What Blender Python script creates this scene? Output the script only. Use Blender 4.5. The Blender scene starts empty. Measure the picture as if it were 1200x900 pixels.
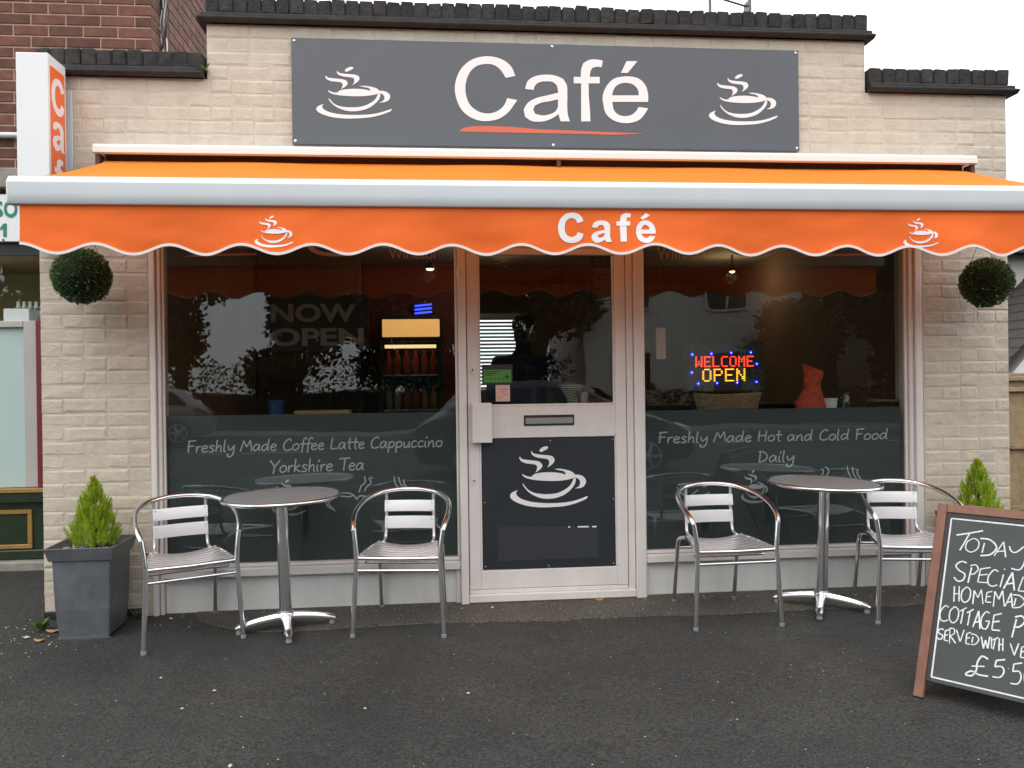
import bpy, bmesh, math, random
from mathutils import Vector, Matrix, noise
random.seed(7)
R_ = random.Random(11)
rad = math.radians
scene = bpy.context.scene
COL = scene.collection

# ------------------------------------------------------------------ camera
CAM = Vector((0.0, -4.6, 1.28)); FPX = 965.0
YAW, PIT, ROL = rad(5.378), rad(-0.177), rad(-0.740)
fw = Vector((math.sin(YAW)*math.cos(PIT), math.cos(YAW)*math.cos(PIT), math.sin(PIT)))
r0 = Vector((math.cos(YAW), -math.sin(YAW), 0)); u0 = r0.cross(fw)
rt = math.cos(ROL)*r0 + math.sin(ROL)*u0; up = -math.sin(ROL)*r0 + math.cos(ROL)*u0
cd = bpy.data.cameras.new('camera'); cam = bpy.data.objects.new('camera', cd); COL.objects.link(cam)
cd.sensor_width = 36; cd.lens = FPX/1200*36; cd.clip_start = 0.05; cd.clip_end = 600
m = Matrix.Identity(4)
for i in range(3):
    m[i][0] = rt[i]; m[i][1] = up[i]; m[i][2] = -fw[i]; m[i][3] = CAM[i]
cam.matrix_world = m
scene.camera = cam
scene.cycles.max_bounces = 8; scene.cycles.diffuse_bounces = 3; scene.cycles.glossy_bounces = 4; scene.cycles.transparent_max_bounces = 14
scene.cycles.caustics_reflective = False; scene.cycles.caustics_refractive = False
scene.render.resolution_x = 1024; scene.render.resolution_y = 768

# ------------------------------------------------------------------ light: overcast daylight
SKY_MIX, SKY_COL, SKY_STR = 0.88, (15.6, 16.0, 16.4, 1), 0.12
world = bpy.data.worlds.new('World'); scene.world = world; world.use_nodes = True
nt = world.node_tree; nt.nodes.clear()
sky = nt.nodes.new('ShaderNodeTexSky'); sky.sky_type = 'NISHITA'; sky.sun_disc = False
sky.sun_elevation = rad(52); sky.sun_rotation = rad(205); sky.dust_density = 6; sky.air_density = 1.5
bw = nt.nodes.new('ShaderNodeRGBToBW'); mx = nt.nodes.new('ShaderNodeMixRGB'); mx.inputs[0].default_value = SKY_MIX
mx.inputs[2].default_value = SKY_COL
bg = nt.nodes.new('ShaderNodeBackground'); bg.inputs[1].default_value = SKY_STR
ow = nt.nodes.new('ShaderNodeOutputWorld')
nt.links.new(sky.outputs[0], bw.inputs[0]); nt.links.new(bw.outputs[0], mx.inputs[1])
nt.links.new(mx.outputs[0], bg.inputs[0]); nt.links.new(bg.outputs[0], ow.inputs[0])
sd = bpy.data.lights.new('sun', 'SUN'); sd.energy = 0.7; sd.angle = rad(40); sd.color = (1, 0.97, 0.93)
sun = bpy.data.objects.new('sun', sd); COL.objects.link(sun); sun.location = (-2, -6, 12)
sun.rotation_euler = Vector((0.25, 0.55, -0.95)).to_track_quat('-Z', 'Y').to_euler()
scene.view_settings.view_transform = 'Standard'; scene.view_settings.look = 'None'
scene.view_settings.exposure = 0.18; scene.view_settings.gamma = 1

# ------------------------------------------------------------------ pixel -> place helpers
def ray(px, py): return fw*FPX + rt*(px-600) - up*(py-450)
def W(px, py, y=0.0):
    d = ray(px, py); t = (y - CAM.y)/d.y
    return CAM + d*t
GA, GB = 0.042, 0.03
def gz(y):
    y = max(-6.0, min(2.0, y)); return GA + GB*y
def G(px, py):
    d = ray(px, py); t = (GA + GB*CAM.y - CAM.z)/(d.z - GB*d.y)
    return CAM + d*t
TILT = math.atan(GB)

# ------------------------------------------------------------------ mesh helpers
class MB:
    def __init__(s): s.v = []; s.f = []; s.m = []
    def add(s, vs, fs):
        o = len(s.v); s.v += [Vector(v) for v in vs]; s.f += [tuple(i+o for i in f) for f in fs]; return s
    def box(s, x0, x1, y0, y1, z0, z1):
        return s.add([(x0,y0,z0),(x1,y0,z0),(x1,y1,z0),(x0,y1,z0),(x0,y0,z1),(x1,y0,z1),(x1,y1,z1),(x0,y1,z1)],
              [(0,3,2,1),(4,5,6,7),(0,1,5,4),(1,2,6,5),(2,3,7,6),(3,0,4,7)])
    def tube(s, pts, r, n=10, closed=False, cap=True, flat=1.0):
        pts = [Vector(p) for p in pts]; k = len(pts); rs = r if isinstance(r, (list, tuple)) else [r]*k
        rings = []; prev = None
        for i, p in enumerate(pts):
            a = pts[i-1] if (i > 0 or closed) else p; b = pts[(i+1) % k] if (i < k-1 or closed) else p
            t = (b-a).normalized()
            if prev is None:
                ref = Vector((0,0,1)) if abs(t.z) < 0.9 else Vector((1,0,0)); nrm = (ref - t*ref.dot(t)).normalized()
            else: nrm = (prev - t*prev.dot(t)).normalized()
            prev = nrm; bn = t.cross(nrm)
            rings.append([p + nrm*(math.cos(2*math.pi*j/n)*rs[i]) + bn*(math.sin(2*math.pi*j/n)*rs[i]*flat) for j in range(n)])
        o = len(s.v)
        for rg in rings: s.v += rg
        for i in range(k if closed else k-1):
            a = o+i*n; b = o+((i+1) % k)*n
            for j in range(n): s.f.append((a+j, a+(j+1) % n, b+(j+1) % n, b+j))
        if cap and not closed:
            s.f.append(tuple(o+j for j in reversed(range(n)))); s.f.append(tuple(o+(k-1)*n+j for j in range(n)))
        return s
    def lathe(s, prof, c=(0,0,0), n=24):
        c = Vector(c); o = len(s.v)
        for (r, z) in prof:
            for j in range(n): s.v.append(c + Vector((r*math.cos(2*math.pi*j/n), r*math.sin(2*math.pi*j/n), z)))
        for i in range(len(prof)-1):
            for j in range(n):
                a = o+i*n; b = a+n; s.f.append((a+j, a+(j+1) % n, b+(j+1) % n, b+j))
        s.f.append(tuple(o+j for j in reversed(range(n)))); e = o+(len(prof)-1)*n; s.f.append(tuple(e+j for j in range(n)))
        return s
    def slab(s, pts, d):
        # closed polygon of 3-D points pushed along vector d (front = pts)
        k = len(pts); d = Vector(d); P = [Vector(p) for p in pts]
        o = len(s.v); s.v += P + [p + d for p in P]
        s.f.append(tuple(o+i for i in range(k))); s.f.append(tuple(o+k+i for i in reversed(range(k))))
        for i in range(k): s.f.append((o+i, o+k+i, o+k+(i+1) % k, o+(i+1) % k))
        return s
    def prof_x(s, prof, x0, x1):
        # (y,z) profile run along x
        return s.slab([(x0, y, z) for y, z in prof], (x1-x0, 0, 0))

def smooth_pts(pts, sub=5, closed=False):
    P = [Vector(p) for p in pts]; k = len(P)
    if k < 3: return P
    out = []
    rng = range(k if closed else k-1)
    for i in rng:
        p0 = P[i-1] if (i > 0 or closed) else P[i]; p1 = P[i]; p2 = P[(i+1) % k]
        p3 = P[(i+2) % k] if (i+2 < k or closed) else p2
        for j in range(sub):
            t = j/sub
            out.append(0.5*((2*p1) + (p2-p0)*t + (2*p0-5*p1+4*p2-p3)*t*t + (3*p1-p0-3*p2+p3)*t**3))
    if not closed: out.append(P[-1])
    return out

def round_poly(poly, sub=4, corner=38):
    """closed 2-D outline: curve through gentle bends, keep sharp corners"""
    P = [Vector((u, v)) for u, v in poly]; k = len(P); sharp = []
    for i in range(k):
        a = P[i]-P[i-1]; b = P[(i+1) % k]-P[i]
        sharp.append(a.length < 1e-6 or b.length < 1e-6 or math.degrees(a.angle(b)) > corner)
    out = []
    for i in range(k):
        j = (i+1) % k; p1, p2 = P[i], P[j]
        if sharp[i] and sharp[j]: out.append(p1); continue
        p0 = p1-(p2-p1) if sharp[i] else P[i-1]; p3 = p2+(p2-p1) if sharp[j] else P[(j+1) % k]
        L = (p2-p1).length
        def tan(a, b, c):
            d1, d2 = (b-a), (c-b); t = d1/max(d1.length, 1e-6)+d2/max(d2.length, 1e-6); return t.normalized()*L
        m1 = (p2-p1) if sharp[i] else tan(P[i-1], p1, p2); m2 = (p2-p1) if sharp[j] else tan(p1, p2, P[(j+1) % k])
        for q in range(sub):
            t = q/sub; h1 = 2*t**3-3*t*t+1; h2 = t**3-2*t*t+t; h3 = -2*t**3+3*t*t; h4 = t**3-t*t
            out.append(p1*h1+m1*h2+p2*h3+m2*h4)
    return [(p.x, p.y) for p in out]
OFF = {}
def thing(name, label, cat, loc=(0,0,0), rot=(0,0,0), group=None, local=False, kind=None):
    o = bpy.data.objects.new(name, None); COL.objects.link(o); o.empty_display_size = 0.1
    o.location = loc; o.rotation_euler = rot; o['label'] = label; o['category'] = cat
    if group: o['group'] = group
    if kind: o['kind'] = kind
    OFF[o.name] = Vector((0,0,0)) if local else Vector(loc)
    return o
def make_mesh(name, mb, off=Vector((0,0,0)), bevel=0, seg=1, smooth=None):
    me = bpy.data.meshes.new(name)
    me.from_pydata([tuple(v - off) for v in mb.v], [], mb.f); me.update()
    bm = bmesh.new(); bm.from_mesh(me)
    bmesh.ops.recalc_face_normals(bm, faces=bm.faces)
    if bevel:
        ed = [e for e in bm.edges if len(e.link_faces) == 2 and e.calc_face_angle(0) > rad(35)]
        bmesh.ops.bevel(bm, geom=ed, offset=bevel, segments=seg, profile=0.6, affect='EDGES', clamp_overlap=True)
    bm.to_mesh(me); bm.free()
    if smooth:
        for p in me.polygons: p.use_smooth = True
        try: me.set_sharp_from_angle(angle=rad(smooth))
        except Exception: pass
    return me
def obj(name, mb, mat, parent=None, bevel=0, seg=1, smooth=None, label=None, cat=None, group=None, kind=None):
    off = OFF.get(parent.name, Vector((0,0,0))) if parent else Vector((0,0,0))
    me = mb if isinstance(mb, bpy.types.Mesh) else make_mesh(name, mb, off, bevel, seg, smooth)
    if mat is not None and not me.materials: me.materials.append(mat)
    o = bpy.data.objects.new(name, me); COL.objects.link(o)
    if parent: o.parent = parent; OFF[o.name] = off
    if label: o['label'] = label
    if cat: o['category'] = cat
    if group: o['group'] = group
    if kind: o['kind'] = kind
    return o
def copy_tree(o, parent=None):
    c = o.copy(); COL.objects.link(c); c.parent = parent
    for ch in list(o.children): copy_tree(ch, c)
    return c

# ------------------------------------------------------------------ materials
def mat(name, col, rough=0.6, metal=0.0, var=0.0, vs=6.0, bump=0.0, bs=60.0, col2=None, rnd=0.0, spec=0.5, dist=0.004,
        streak=0.0, rvar=0.0, transl=0.0, emit=None, es=1.0, coat=0.0):
    m = bpy.data.materials.new(name); m.use_nodes = True; t = m.node_tree; N = t.nodes; L = t.links
    b = N['Principled BSDF']; b.inputs['Roughness'].default_value = rough; b.inputs['Metallic'].default_value = metal
    b.inputs['Specular IOR Level'].default_value = spec; b.inputs['Coat Weight'].default_value = coat
    c = (*col, 1) if len(col) == 3 else col
    b.inputs['Base Color'].default_value = c
    geo = N.new('ShaderNodeNewGeometry'); pos = geo.outputs['Position']
    cur = None
    if var or col2:
        nz = N.new('ShaderNodeTexNoise'); nz.inputs['Scale'].default_value = vs; nz.inputs['Detail'].default_value = 6; nz.inputs['Roughness'].default_value = 0.65
        L.new(pos, nz.inputs['Vector'])
        rp = N.new('ShaderNodeValToRGB'); rp.color_ramp.elements[0].position = 0.32; rp.color_ramp.elements[1].position = 0.68
        d2 = col2 if col2 else tuple(x*(1-var) for x in col); l2 = col if col2 else tuple(min(1, x*(1+var*0.6)) for x in col)
        rp.color_ramp.elements[0].color = (*d2, 1); rp.color_ramp.elements[1].color = (*l2, 1)
        L.new(nz.outputs['Fac'], rp.inputs[0]); cur = rp.outputs[0]
        if rvar:
            mp = N.new('ShaderNodeMapRange'); mp.inputs[3].default_value = max(0.02, rough-rvar); mp.inputs[4].default_value = min(1, rough+rvar)
            L.new(nz.outputs['Fac'], mp.inputs[0]); L.new(mp.outputs[0], b.inputs['Roughness'])
    if streak:
        mpn = N.new('ShaderNodeMapping'); mpn.inputs['Scale'].default_value = (14, 14, 0.9); L.new(pos, mpn.inputs[0])
        n2 = N.new('ShaderNodeTexNoise'); n2.inputs['Scale'].default_value = 1.0; n2.inputs['Detail'].default_value = 4; L.new(mpn.outputs[0], n2.inputs['Vector'])
        r2 = N.new('ShaderNodeMapRange'); r2.inputs[1].default_value = 0.35; r2.inputs[2].default_value = 0.75; r2.inputs[3].default_value = 1.0; r2.inputs[4].default_value = 1-streak
        L.new(n2.outputs['Fac'], r2.inputs[0])
        mu = N.new('ShaderNodeMixRGB'); mu.blend_type = 'MULTIPLY'; mu.inputs[0].default_value = 1
        if cur: L.new(cur, mu.inputs[1])
        else: mu.inputs[1].default_value = c
        L.new(r2.outputs[0], mu.inputs[2]); cur = mu.outputs[0]
    if rnd:
        oi = N.new('ShaderNodeObjectInfo'); r3 = N.new('ShaderNodeMapRange'); r3.inputs[3].default_value = 1-rnd; r3.inputs[4].default_value = 1+rnd*0.6
        L.new(oi.outputs['Random'], r3.inputs[0]); mu = N.new('ShaderNodeMixRGB'); mu.blend_type = 'MULTIPLY'; mu.inputs[0].default_value = 1
        if cur: L.new(cur, mu.inputs[1])
        else: mu.inputs[1].default_value = c
        L.new(r3.outputs[0], mu.inputs[2]); cur = mu.outputs[0]
    if cur: L.new(cur, b.inputs['Base Color'])
    if bump:
        nb = N.new('ShaderNodeTexNoise'); nb.inputs['Scale'].default_value = bs; nb.inputs['Detail'].default_value = 5; nb.inputs['Roughness'].default_value = 0.6
        L.new(pos, nb.inputs['Vector']); bp = N.new('ShaderNodeBump'); bp.inputs['Strength'].default_value = bump; bp.inputs['Distance'].default_value = dist
        L.new(nb.outputs['Fac'], bp.inputs['Height']); L.new(bp.outputs[0], b.inputs['Normal'])
    if emit: b.inputs['Emission Color'].default_value = (*emit, 1); b.inputs['Emission Strength'].default_value = es
    if transl:
        tr = N.new('ShaderNodeBsdfTranslucent')
        if cur: L.new(cur, tr.inputs[0])
        else: tr.inputs[0].default_value = c
        ms = N.new('ShaderNodeMixShader'); ms.inputs[0].default_value = transl
        L.new(b.outputs[0], ms.inputs[1]); L.new(tr.outputs[0], ms.inputs[2]); L.new(ms.outputs[0], N['Material Output'].inputs[0])
    return m
def glass_mat(name, f0=0.045, tint=(0.86, 0.9, 0.88)):
    m = bpy.data.materials.new(name); m.use_nodes = True; t = m.node_tree; N = t.nodes; L = t.links; N.remove(N['Principled BSDF'])
    lw = N.new('ShaderNodeLayerWeight'); lw.inputs[0].default_value = 0.5
    pw = N.new('ShaderNodeMath'); pw.operation = 'POWER'; pw.inputs[1].default_value = 5; L.new(lw.outputs['Facing'], pw.inputs[0])
    mr = N.new('ShaderNodeMapRange'); mr.inputs[3].default_value = f0; mr.inputs[4].default_value = 1; L.new(pw.outputs[0], mr.inputs[0])
    g = N.new('ShaderNodeBsdfGlossy'); g.inputs['Roughness'].default_value = 0.0
    tr = N.new('ShaderNodeBsdfTransparent'); tr.inputs[0].default_value = (*tint, 1)
    # very slight waviness of real panes
    nz = N.new('ShaderNodeTexNoise'); nz.inputs['Scale'].default_value = 2.2; nz.inputs['Detail'].default_value = 1
    ge = N.new('ShaderNodeNewGeometry'); L.new(ge.outputs['Position'], nz.inputs['Vector'])
    bp = N.new('ShaderNodeBump'); bp.inputs['Strength'].default_value = 0.05; bp.inputs['Distance'].default_value = 0.02
    L.new(nz.outputs['Fac'], bp.inputs['Height']); L.new(bp.outputs[0], g.inputs['Normal'])
    ms = N.new('ShaderNodeMixShader'); L.new(mr.outputs[0], ms.inputs[0]); L.new(tr.outputs[0], ms.inputs[1]); L.new(g.outputs[0], ms.inputs[2])
    L.new(ms.outputs[0], N['Material Output'].inputs[0]); return m
def emit_mat(name, col, s):
    return mat(name, tuple(min(1, c) for c in col), 0.5, emit=col, es=s)

M = {}
M['cream'] = mat('cream_paint_brick', (0.60, 0.52, 0.42), 0.5, var=0.09, vs=4, bump=0.85, bs=13, rnd=0.025, streak=0.09, dist=0.012)
M['cream_mortar'] = mat('cream_paint_mortar', (0.59, 0.51, 0.412), 0.5, var=0.10, vs=5, bump=0.7, bs=24, streak=0.08, dist=0.008)
M['coping'] = mat('sooty_brick', (0.035, 0.032, 0.030), 0.85, var=0.5, vs=25, bump=0.9, bs=45, rnd=0.35, dist=0.01)
M['creasing'] = mat('sooty_tile', (0.028, 0.026, 0.026), 0.7, var=0.5, vs=18, bump=0.6, bs=40)
M['brown'] = mat('brown_brick', (0.155, 0.058, 0.038), 0.8, var=0.35, vs=14, bump=0.6, bs=90, rnd=0.30)
M['mortar'] = mat('buff_mortar', (0.44, 0.30, 0.20), 0.9, var=0.2, vs=20, bump=0.5, bs=120)
M['frame'] = mat('offwhite_gloss_timber', (0.76, 0.71, 0.675), 0.35, var=0.06, vs=4, bump=0.12, bs=30, streak=0.06)
M['riser'] = mat('pale_grey_board', (0.74, 0.73, 0.70), 0.5, var=0.08, vs=3, bump=0.1, bs=20, streak=0.10)
M['plinth'] = mat('black_bitumen', (0.012, 0.012, 0.012), 0.6, var=0.5, vs=30, bump=0.6, bs=60)
M['sign'] = mat('slate_grey_panel', (0.075, 0.084, 0.098), 0.30, var=0.06, vs=2, spec=0.6)
M['white'] = mat('white_vinyl', (0.82, 0.79, 0.78), 0.45)
M['letter'] = mat('white_letter', (0.86, 0.82, 0.82), 0.4)
M['decal'] = mat('frosted_white_decal', (0.55, 0.57, 0.58), 0.5)
M['redline'] = mat('coral_vinyl', (0.62, 0.13, 0.075), 0.45)
M['decalred'] = mat('coral_window_vinyl', (0.55, 0.14, 0.10), 0.5)
M['decalpink'] = mat('pale_pink_window_vinyl', (0.60, 0.40, 0.38), 0.5)
M['steel'] = mat('screw_steel', (0.6, 0.6, 0.62), 0.3, metal=1)
M['orange'] = mat('orange_canvas', (1.0, 0.185, 0.036), 0.75, var=0.04, vs=2.5, bump=0.16, bs=7, transl=0.15, dist=0.02, spec=0.2)
M['orange_top'] = mat('orange_canvas_roof', (0.97, 0.30, 0.038), 0.75, var=0.05, vs=2.0, bump=0.10, bs=7, transl=0.34, dist=0.02, spec=0.2)
M['trim'] = mat('white_binding', (0.80, 0.74, 0.71), 0.7)
M['alu'] = mat('powder_coated_aluminium', (0.62, 0.65, 0.67), 0.32, var=0.04, vs=3, metal=0.0, spec=0.6)
M['housing'] = mat('white_awning_case', (0.80, 0.79, 0.77), 0.35)
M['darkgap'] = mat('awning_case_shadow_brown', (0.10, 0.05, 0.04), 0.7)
M['vinyl'] = mat('dark_slate_vinyl', (0.052, 0.060, 0.068), 0.5, var=0.12, vs=3)
M['panel'] = mat('black_door_panel', (0.021, 0.026, 0.031), 0.42, var=0.12, vs=5)
M['patch'] = mat('patched_panel', (0.030, 0.034, 0.042), 0.5, var=0.1, vs=9)
M['glass'] = glass_mat('shop_glass', 0.042)
M['clear'] = glass_mat('clear_glass', 0.05, (0.95, 0.97, 0.96))
M['chrome'] = mat('polished_aluminium', (0.80, 0.80, 0.81), 0.17, metal=1, var=0.05, vs=9)
M['slat'] = mat('brushed_aluminium_slat', (0.80, 0.765, 0.765), 0.38, metal=0.8, var=0.03, vs=6)
M['top'] = mat('stainless_table_top', (0.52, 0.51, 0.50), 0.42, metal=0.75, var=0.04, vs=3)
M['rubber'] = mat('grey_foot_cap', (0.22, 0.22, 0.22), 0.5)
M['zinc'] = mat('zinc_planter', (0.155, 0.165, 0.175), 0.42, metal=0.35, var=0.28, vs=7, bump=0.15, bs=14, rvar=0.12, streak=0.12)
M['soil'] = mat('soil', (0.05, 0.035, 0.025), 0.95, var=0.5, vs=60, bump=1, bs=120)
M['pebble'] = mat('pale_pebble', (0.42, 0.38, 0.33), 0.8, rnd=0.3, var=0.3, vs=40)
M['conifer'] = mat('lime_conifer', (0.44, 0.56, 0.035), 0.6, col2=(0.22, 0.34, 0.018), vs=38, transl=0.35)
M['box'] = mat('box_leaf', (0.13, 0.21, 0.075), 0.33, col2=(0.045, 0.095, 0.025), vs=45, transl=0.15)
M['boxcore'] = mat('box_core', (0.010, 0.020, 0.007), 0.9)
M['weed'] = mat('weed_leaf', (0.09, 0.17, 0.03), 0.6, transl=0.3)
M['chain'] = mat('dark_chain', (0.06, 0.06, 0.06), 0.5, metal=0.6)
M['bwood'] = mat('worn_red_brown_wood', (0.27, 0.125, 0.080), 0.62, col2=(0.16, 0.062, 0.040), vs=9, bump=0.35, bs=50, streak=0.15)
M['black'] = mat('black_paint', (0.014, 0.014, 0.015), 0.5)
M['slate'] = mat('chalkboard', (0.055, 0.060, 0.062), 0.62, col2=(0.038, 0.042, 0.044), vs=5, bump=0.05, bs=60)
M['chalk'] = mat('chalk', (0.72, 0.73, 0.73), 0.95, var=0.25, vs=130)
M['liner'] = mat('painted_white_line', (0.70, 0.72, 0.68), 0.8, var=0.2, vs=60)
M['boxorange'] = mat('orange_light_box', (0.88, 0.16, 0.035), 0.4)
M['boxwhite'] = mat('white_light_box', (0.80, 0.81, 0.82), 0.3, var=0.03, vs=3)
M['inwall'] = mat('interior_brown', (0.20, 0.12, 0.085), 0.8, var=0.15, vs=2)
M['inred'] = mat('interior_dark_red', (0.13, 0.022, 0.022), 0.8, var=0.15, vs=3)
M['inceil'] = mat('interior_ceiling', (0.34, 0.27, 0.21), 0.85)
M['infloor'] = mat('interior_floor', (0.07, 0.05, 0.04), 0.5, var=0.3, vs=4)
M['indark'] = mat('dark_wood', (0.035, 0.022, 0.016), 0.45, var=0.3, vs=12)
M['card'] = mat('cardboard', (0.36, 0.22, 0.11), 0.8, var=0.2, vs=9)
M['bluebin'] = mat('blue_plastic', (0.012, 0.035, 0.16), 0.4)
M['bagred'] = mat('orange_red_paper', (0.55, 0.065, 0.03), 0.75, var=0.2, vs=25, bump=0.5, bs=22, dist=0.01)
M['wicker'] = mat('wicker', (0.27, 0.155, 0.085), 0.75, var=0.4, vs=50)
M['navy'] = mat('navy_cloth', (0.012, 0.018, 0.055), 0.85)
M['skin'] = mat('skin', (0.42, 0.24, 0.17), 0.55)
M['cap'] = mat('dark_cap', (0.07, 0.045, 0.035), 0.85)
M['green_gloss'] = mat('dark_green_gloss', (0.022, 0.036, 0.018), 0.28, var=0.2, vs=5)
M['gold'] = mat('ochre_moulding', (0.34, 0.19, 0.045), 0.4, var=0.15, vs=14)
M['maroon'] = mat('maroon_frame', (0.16, 0.016, 0.03), 0.4)
M['greenletter'] = mat('green_letter', (0.01, 0.22, 0.13), 0.5)
M['greylet'] = mat('grey_letter', (0.38, 0.35, 0.33), 0.6)
M['greenstick'] = mat('green_sticker', (0.075, 0.24, 0.035), 0.5)
M['pink'] = mat('pale_pink_paper', (0.62, 0.42, 0.37), 0.7)
M['concrete'] = mat('concrete', (0.27, 0.25, 0.215), 0.85, var=0.25, vs=12, bump=0.6, bs=60)
M['frost'] = mat('frosted_panel', (0.45, 0.56, 0.54), 0.25, var=0.04, vs=2)
M['greyframe'] = mat('warm_grey_frame', (0.44, 0.41, 0.39), 0.45, var=0.08, vs=6)
M['olive'] = mat('olive_room', (0.30, 0.27, 0.13), 0.85, var=0.08, vs=2)
M['bottle'] = mat('bottle_white', (0.62, 0.60, 0.55), 0.35)
M['teal'] = mat('teal_label', (0.07, 0.28, 0.36), 0.5)
M['rooftile'] = mat('dark_roof_tile', (0.050, 0.040, 0.036), 0.8, var=0.4, vs=8, bump=0.5, bs=30, rnd=0.3)
M['render'] = mat('white_render', (0.72, 0.70, 0.66), 0.8, var=0.06, vs=2, bump=0.3, bs=40)
M['fence'] = mat('weathered_fence_board', (0.46, 0.32, 0.18), 0.8, col2=(0.29, 0.20, 0.11), vs=12, bump=0.5, bs=40, rnd=0.22, streak=0.25)
M['bark'] = mat('bark', (0.055, 0.042, 0.03), 0.95, var=0.4, vs=12, bump=1, bs=30)
M['leaf'] = mat('tree_leaf', (0.035, 0.062, 0.016), 0.6, col2=(0.014, 0.030, 0.008), vs=3, transl=0.2)
M['carpaint'] = mat('dark_car_paint', (0.010, 0.011, 0.014), 0.25, coat=1.0)
M['carpaint2'] = mat('silver_car_paint', (0.30, 0.31, 0.33), 0.3, metal=0.5, coat=1.0)
M['tyre'] = mat('tyre', (0.015, 0.015, 0.015), 0.8)
M['darkglass'] = mat('dark_glazing', (0.012, 0.014, 0.016), 0.05)
M['lamp'] = mat('headlamp', (0.8, 0.8, 0.8), 0.1, emit=(1, 1, 0.95), es=0.2)
M['antenna'] = mat('antenna_metal', (0.12, 0.12, 0.12), 0.4, metal=0.7)
M['litter'] = mat('pale_grit', (0.50, 0.48, 0.44), 0.9, var=0.3, vs=70)
M['leaflit'] = mat('dead_leaf', (0.40, 0.23, 0.09), 0.8)
M['kerb'] = mat('kerb_stone', (0.25, 0.24, 0.22), 0.85, var=0.2, vs=6)

def asphalt_mat(name, base, dark, speck, rough, moss=0.0):
    m = bpy.data.materials.new(name); m.use_nodes = True; t = m.node_tree; N = t.nodes; L = t.links; b = N['Principled BSDF']
    ge = N.new('ShaderNodeNewGeometry'); P = ge.outputs['Position']
    def nz(s, d=6, r=0.6):
        n = N.new('ShaderNodeTexNoise'); n.inputs['Scale'].default_value = s; n.inputs['Detail'].default_value = d; n.inputs['Roughness'].default_value = r
        L.new(P, n.inputs['Vector']); return n.outputs['Fac']
    def ramp(f, p0, c0, p1, c1):
        r = N.new('ShaderNodeValToRGB'); r.color_ramp.elements[0].position = p0; r.color_ramp.elements[1].position = p1
        r.color_ramp.elements[0].color = (*c0, 1); r.color_ramp.elements[1].color = (*c1, 1); L.new(f, r.inputs[0]); return r.outputs[0]
    c = ramp(nz(0.8, 7, 0.68), 0.36, dark, 0.64, base)
    fine = ramp(nz(75, 6, 0.85), 0.38, (0.2,)*3, 0.64, (1.95,)*3)
    mu = N.new('ShaderNodeMixRGB'); mu.blend_type = 'MULTIPLY'; mu.inputs[0].default_value = 1; L.new(c, mu.inputs[1]); L.new(fine, mu.inputs[2])
    vo = N.new('ShaderNodeTexVoronoi'); vo.inputs['Scale'].default_value = 55; L.new(P, vo.inputs['Vector'])
    sp = ramp(vo.outputs['Distance'], 0.09, (1,)*3, 0.16, (0,)*3)
    gate = ramp(nz(14, 3), 0.50, (0,)*3, 0.66, (1,)*3)
    gm = N.new('ShaderNodeMath'); gm.operation = 'MULTIPLY'; L.new(sp, gm.inputs[0]); L.new(gate, gm.inputs[1])
    mi = N.new('ShaderNodeMixRGB'); mi.inputs[2].default_value = (*speck, 1); L.new(gm.outputs[0], mi.inputs[0]); L.new(mu.outputs[0], mi.inputs[1])
    L.new(mi.outputs[0], b.inputs['Base Color'])
    mr = N.new('ShaderNodeMapRange'); mr.inputs[1].default_value = 0.35; mr.inputs[2].default_value = 0.65; mr.inputs[3].default_value = rough-0.12; mr.inputs[4].default_value = rough+0.12
    L.new(nz(2.2, 4), mr.inputs[0]); L.new(mr.outputs[0], b.inputs['Roughness'])
    v2 = N.new('ShaderNodeTexVoronoi'); v2.inputs['Scale'].default_value = 120; L.new(P, v2.inputs['Vector'])
    bp = N.new('ShaderNodeBump'); bp.inputs['Strength'].default_value = 0.8; bp.inputs['Distance'].default_value = 0.004; bp.invert = True
    L.new(v2.outputs['Distance'], bp.inputs['Height'])
    b2 = N.new('ShaderNodeBump'); b2.inputs['Strength'].default_value = 0.5; b2.inputs['Distance'].default_value = 0.02
    L.new(nz(6, 3), b2.inputs['Height']); L.new(bp.outputs[0], b2.inputs['Normal']); L.new(b2.outputs[0], b.inputs['Normal'])
    b.inputs['Specular IOR Level'].default_value = 0.4
    return m
M['asphalt'] = asphalt_mat('asphalt', (0.043, 0.0415, 0.038), (0.023, 0.0225, 0.021), (0.16, 0.155, 0.14), 0.72)
M['strip'] = asphalt_mat('dusty_old_tarmac', (0.105, 0.092, 0.078), (0.062, 0.055, 0.047), (0.20, 0.19, 0.17), 0.85)
M['road'] = asphalt_mat('road_asphalt', (0.060, 0.060, 0.060), (0.042, 0.042, 0.042), (0.12, 0.12, 0.12), 0.7)

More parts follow.
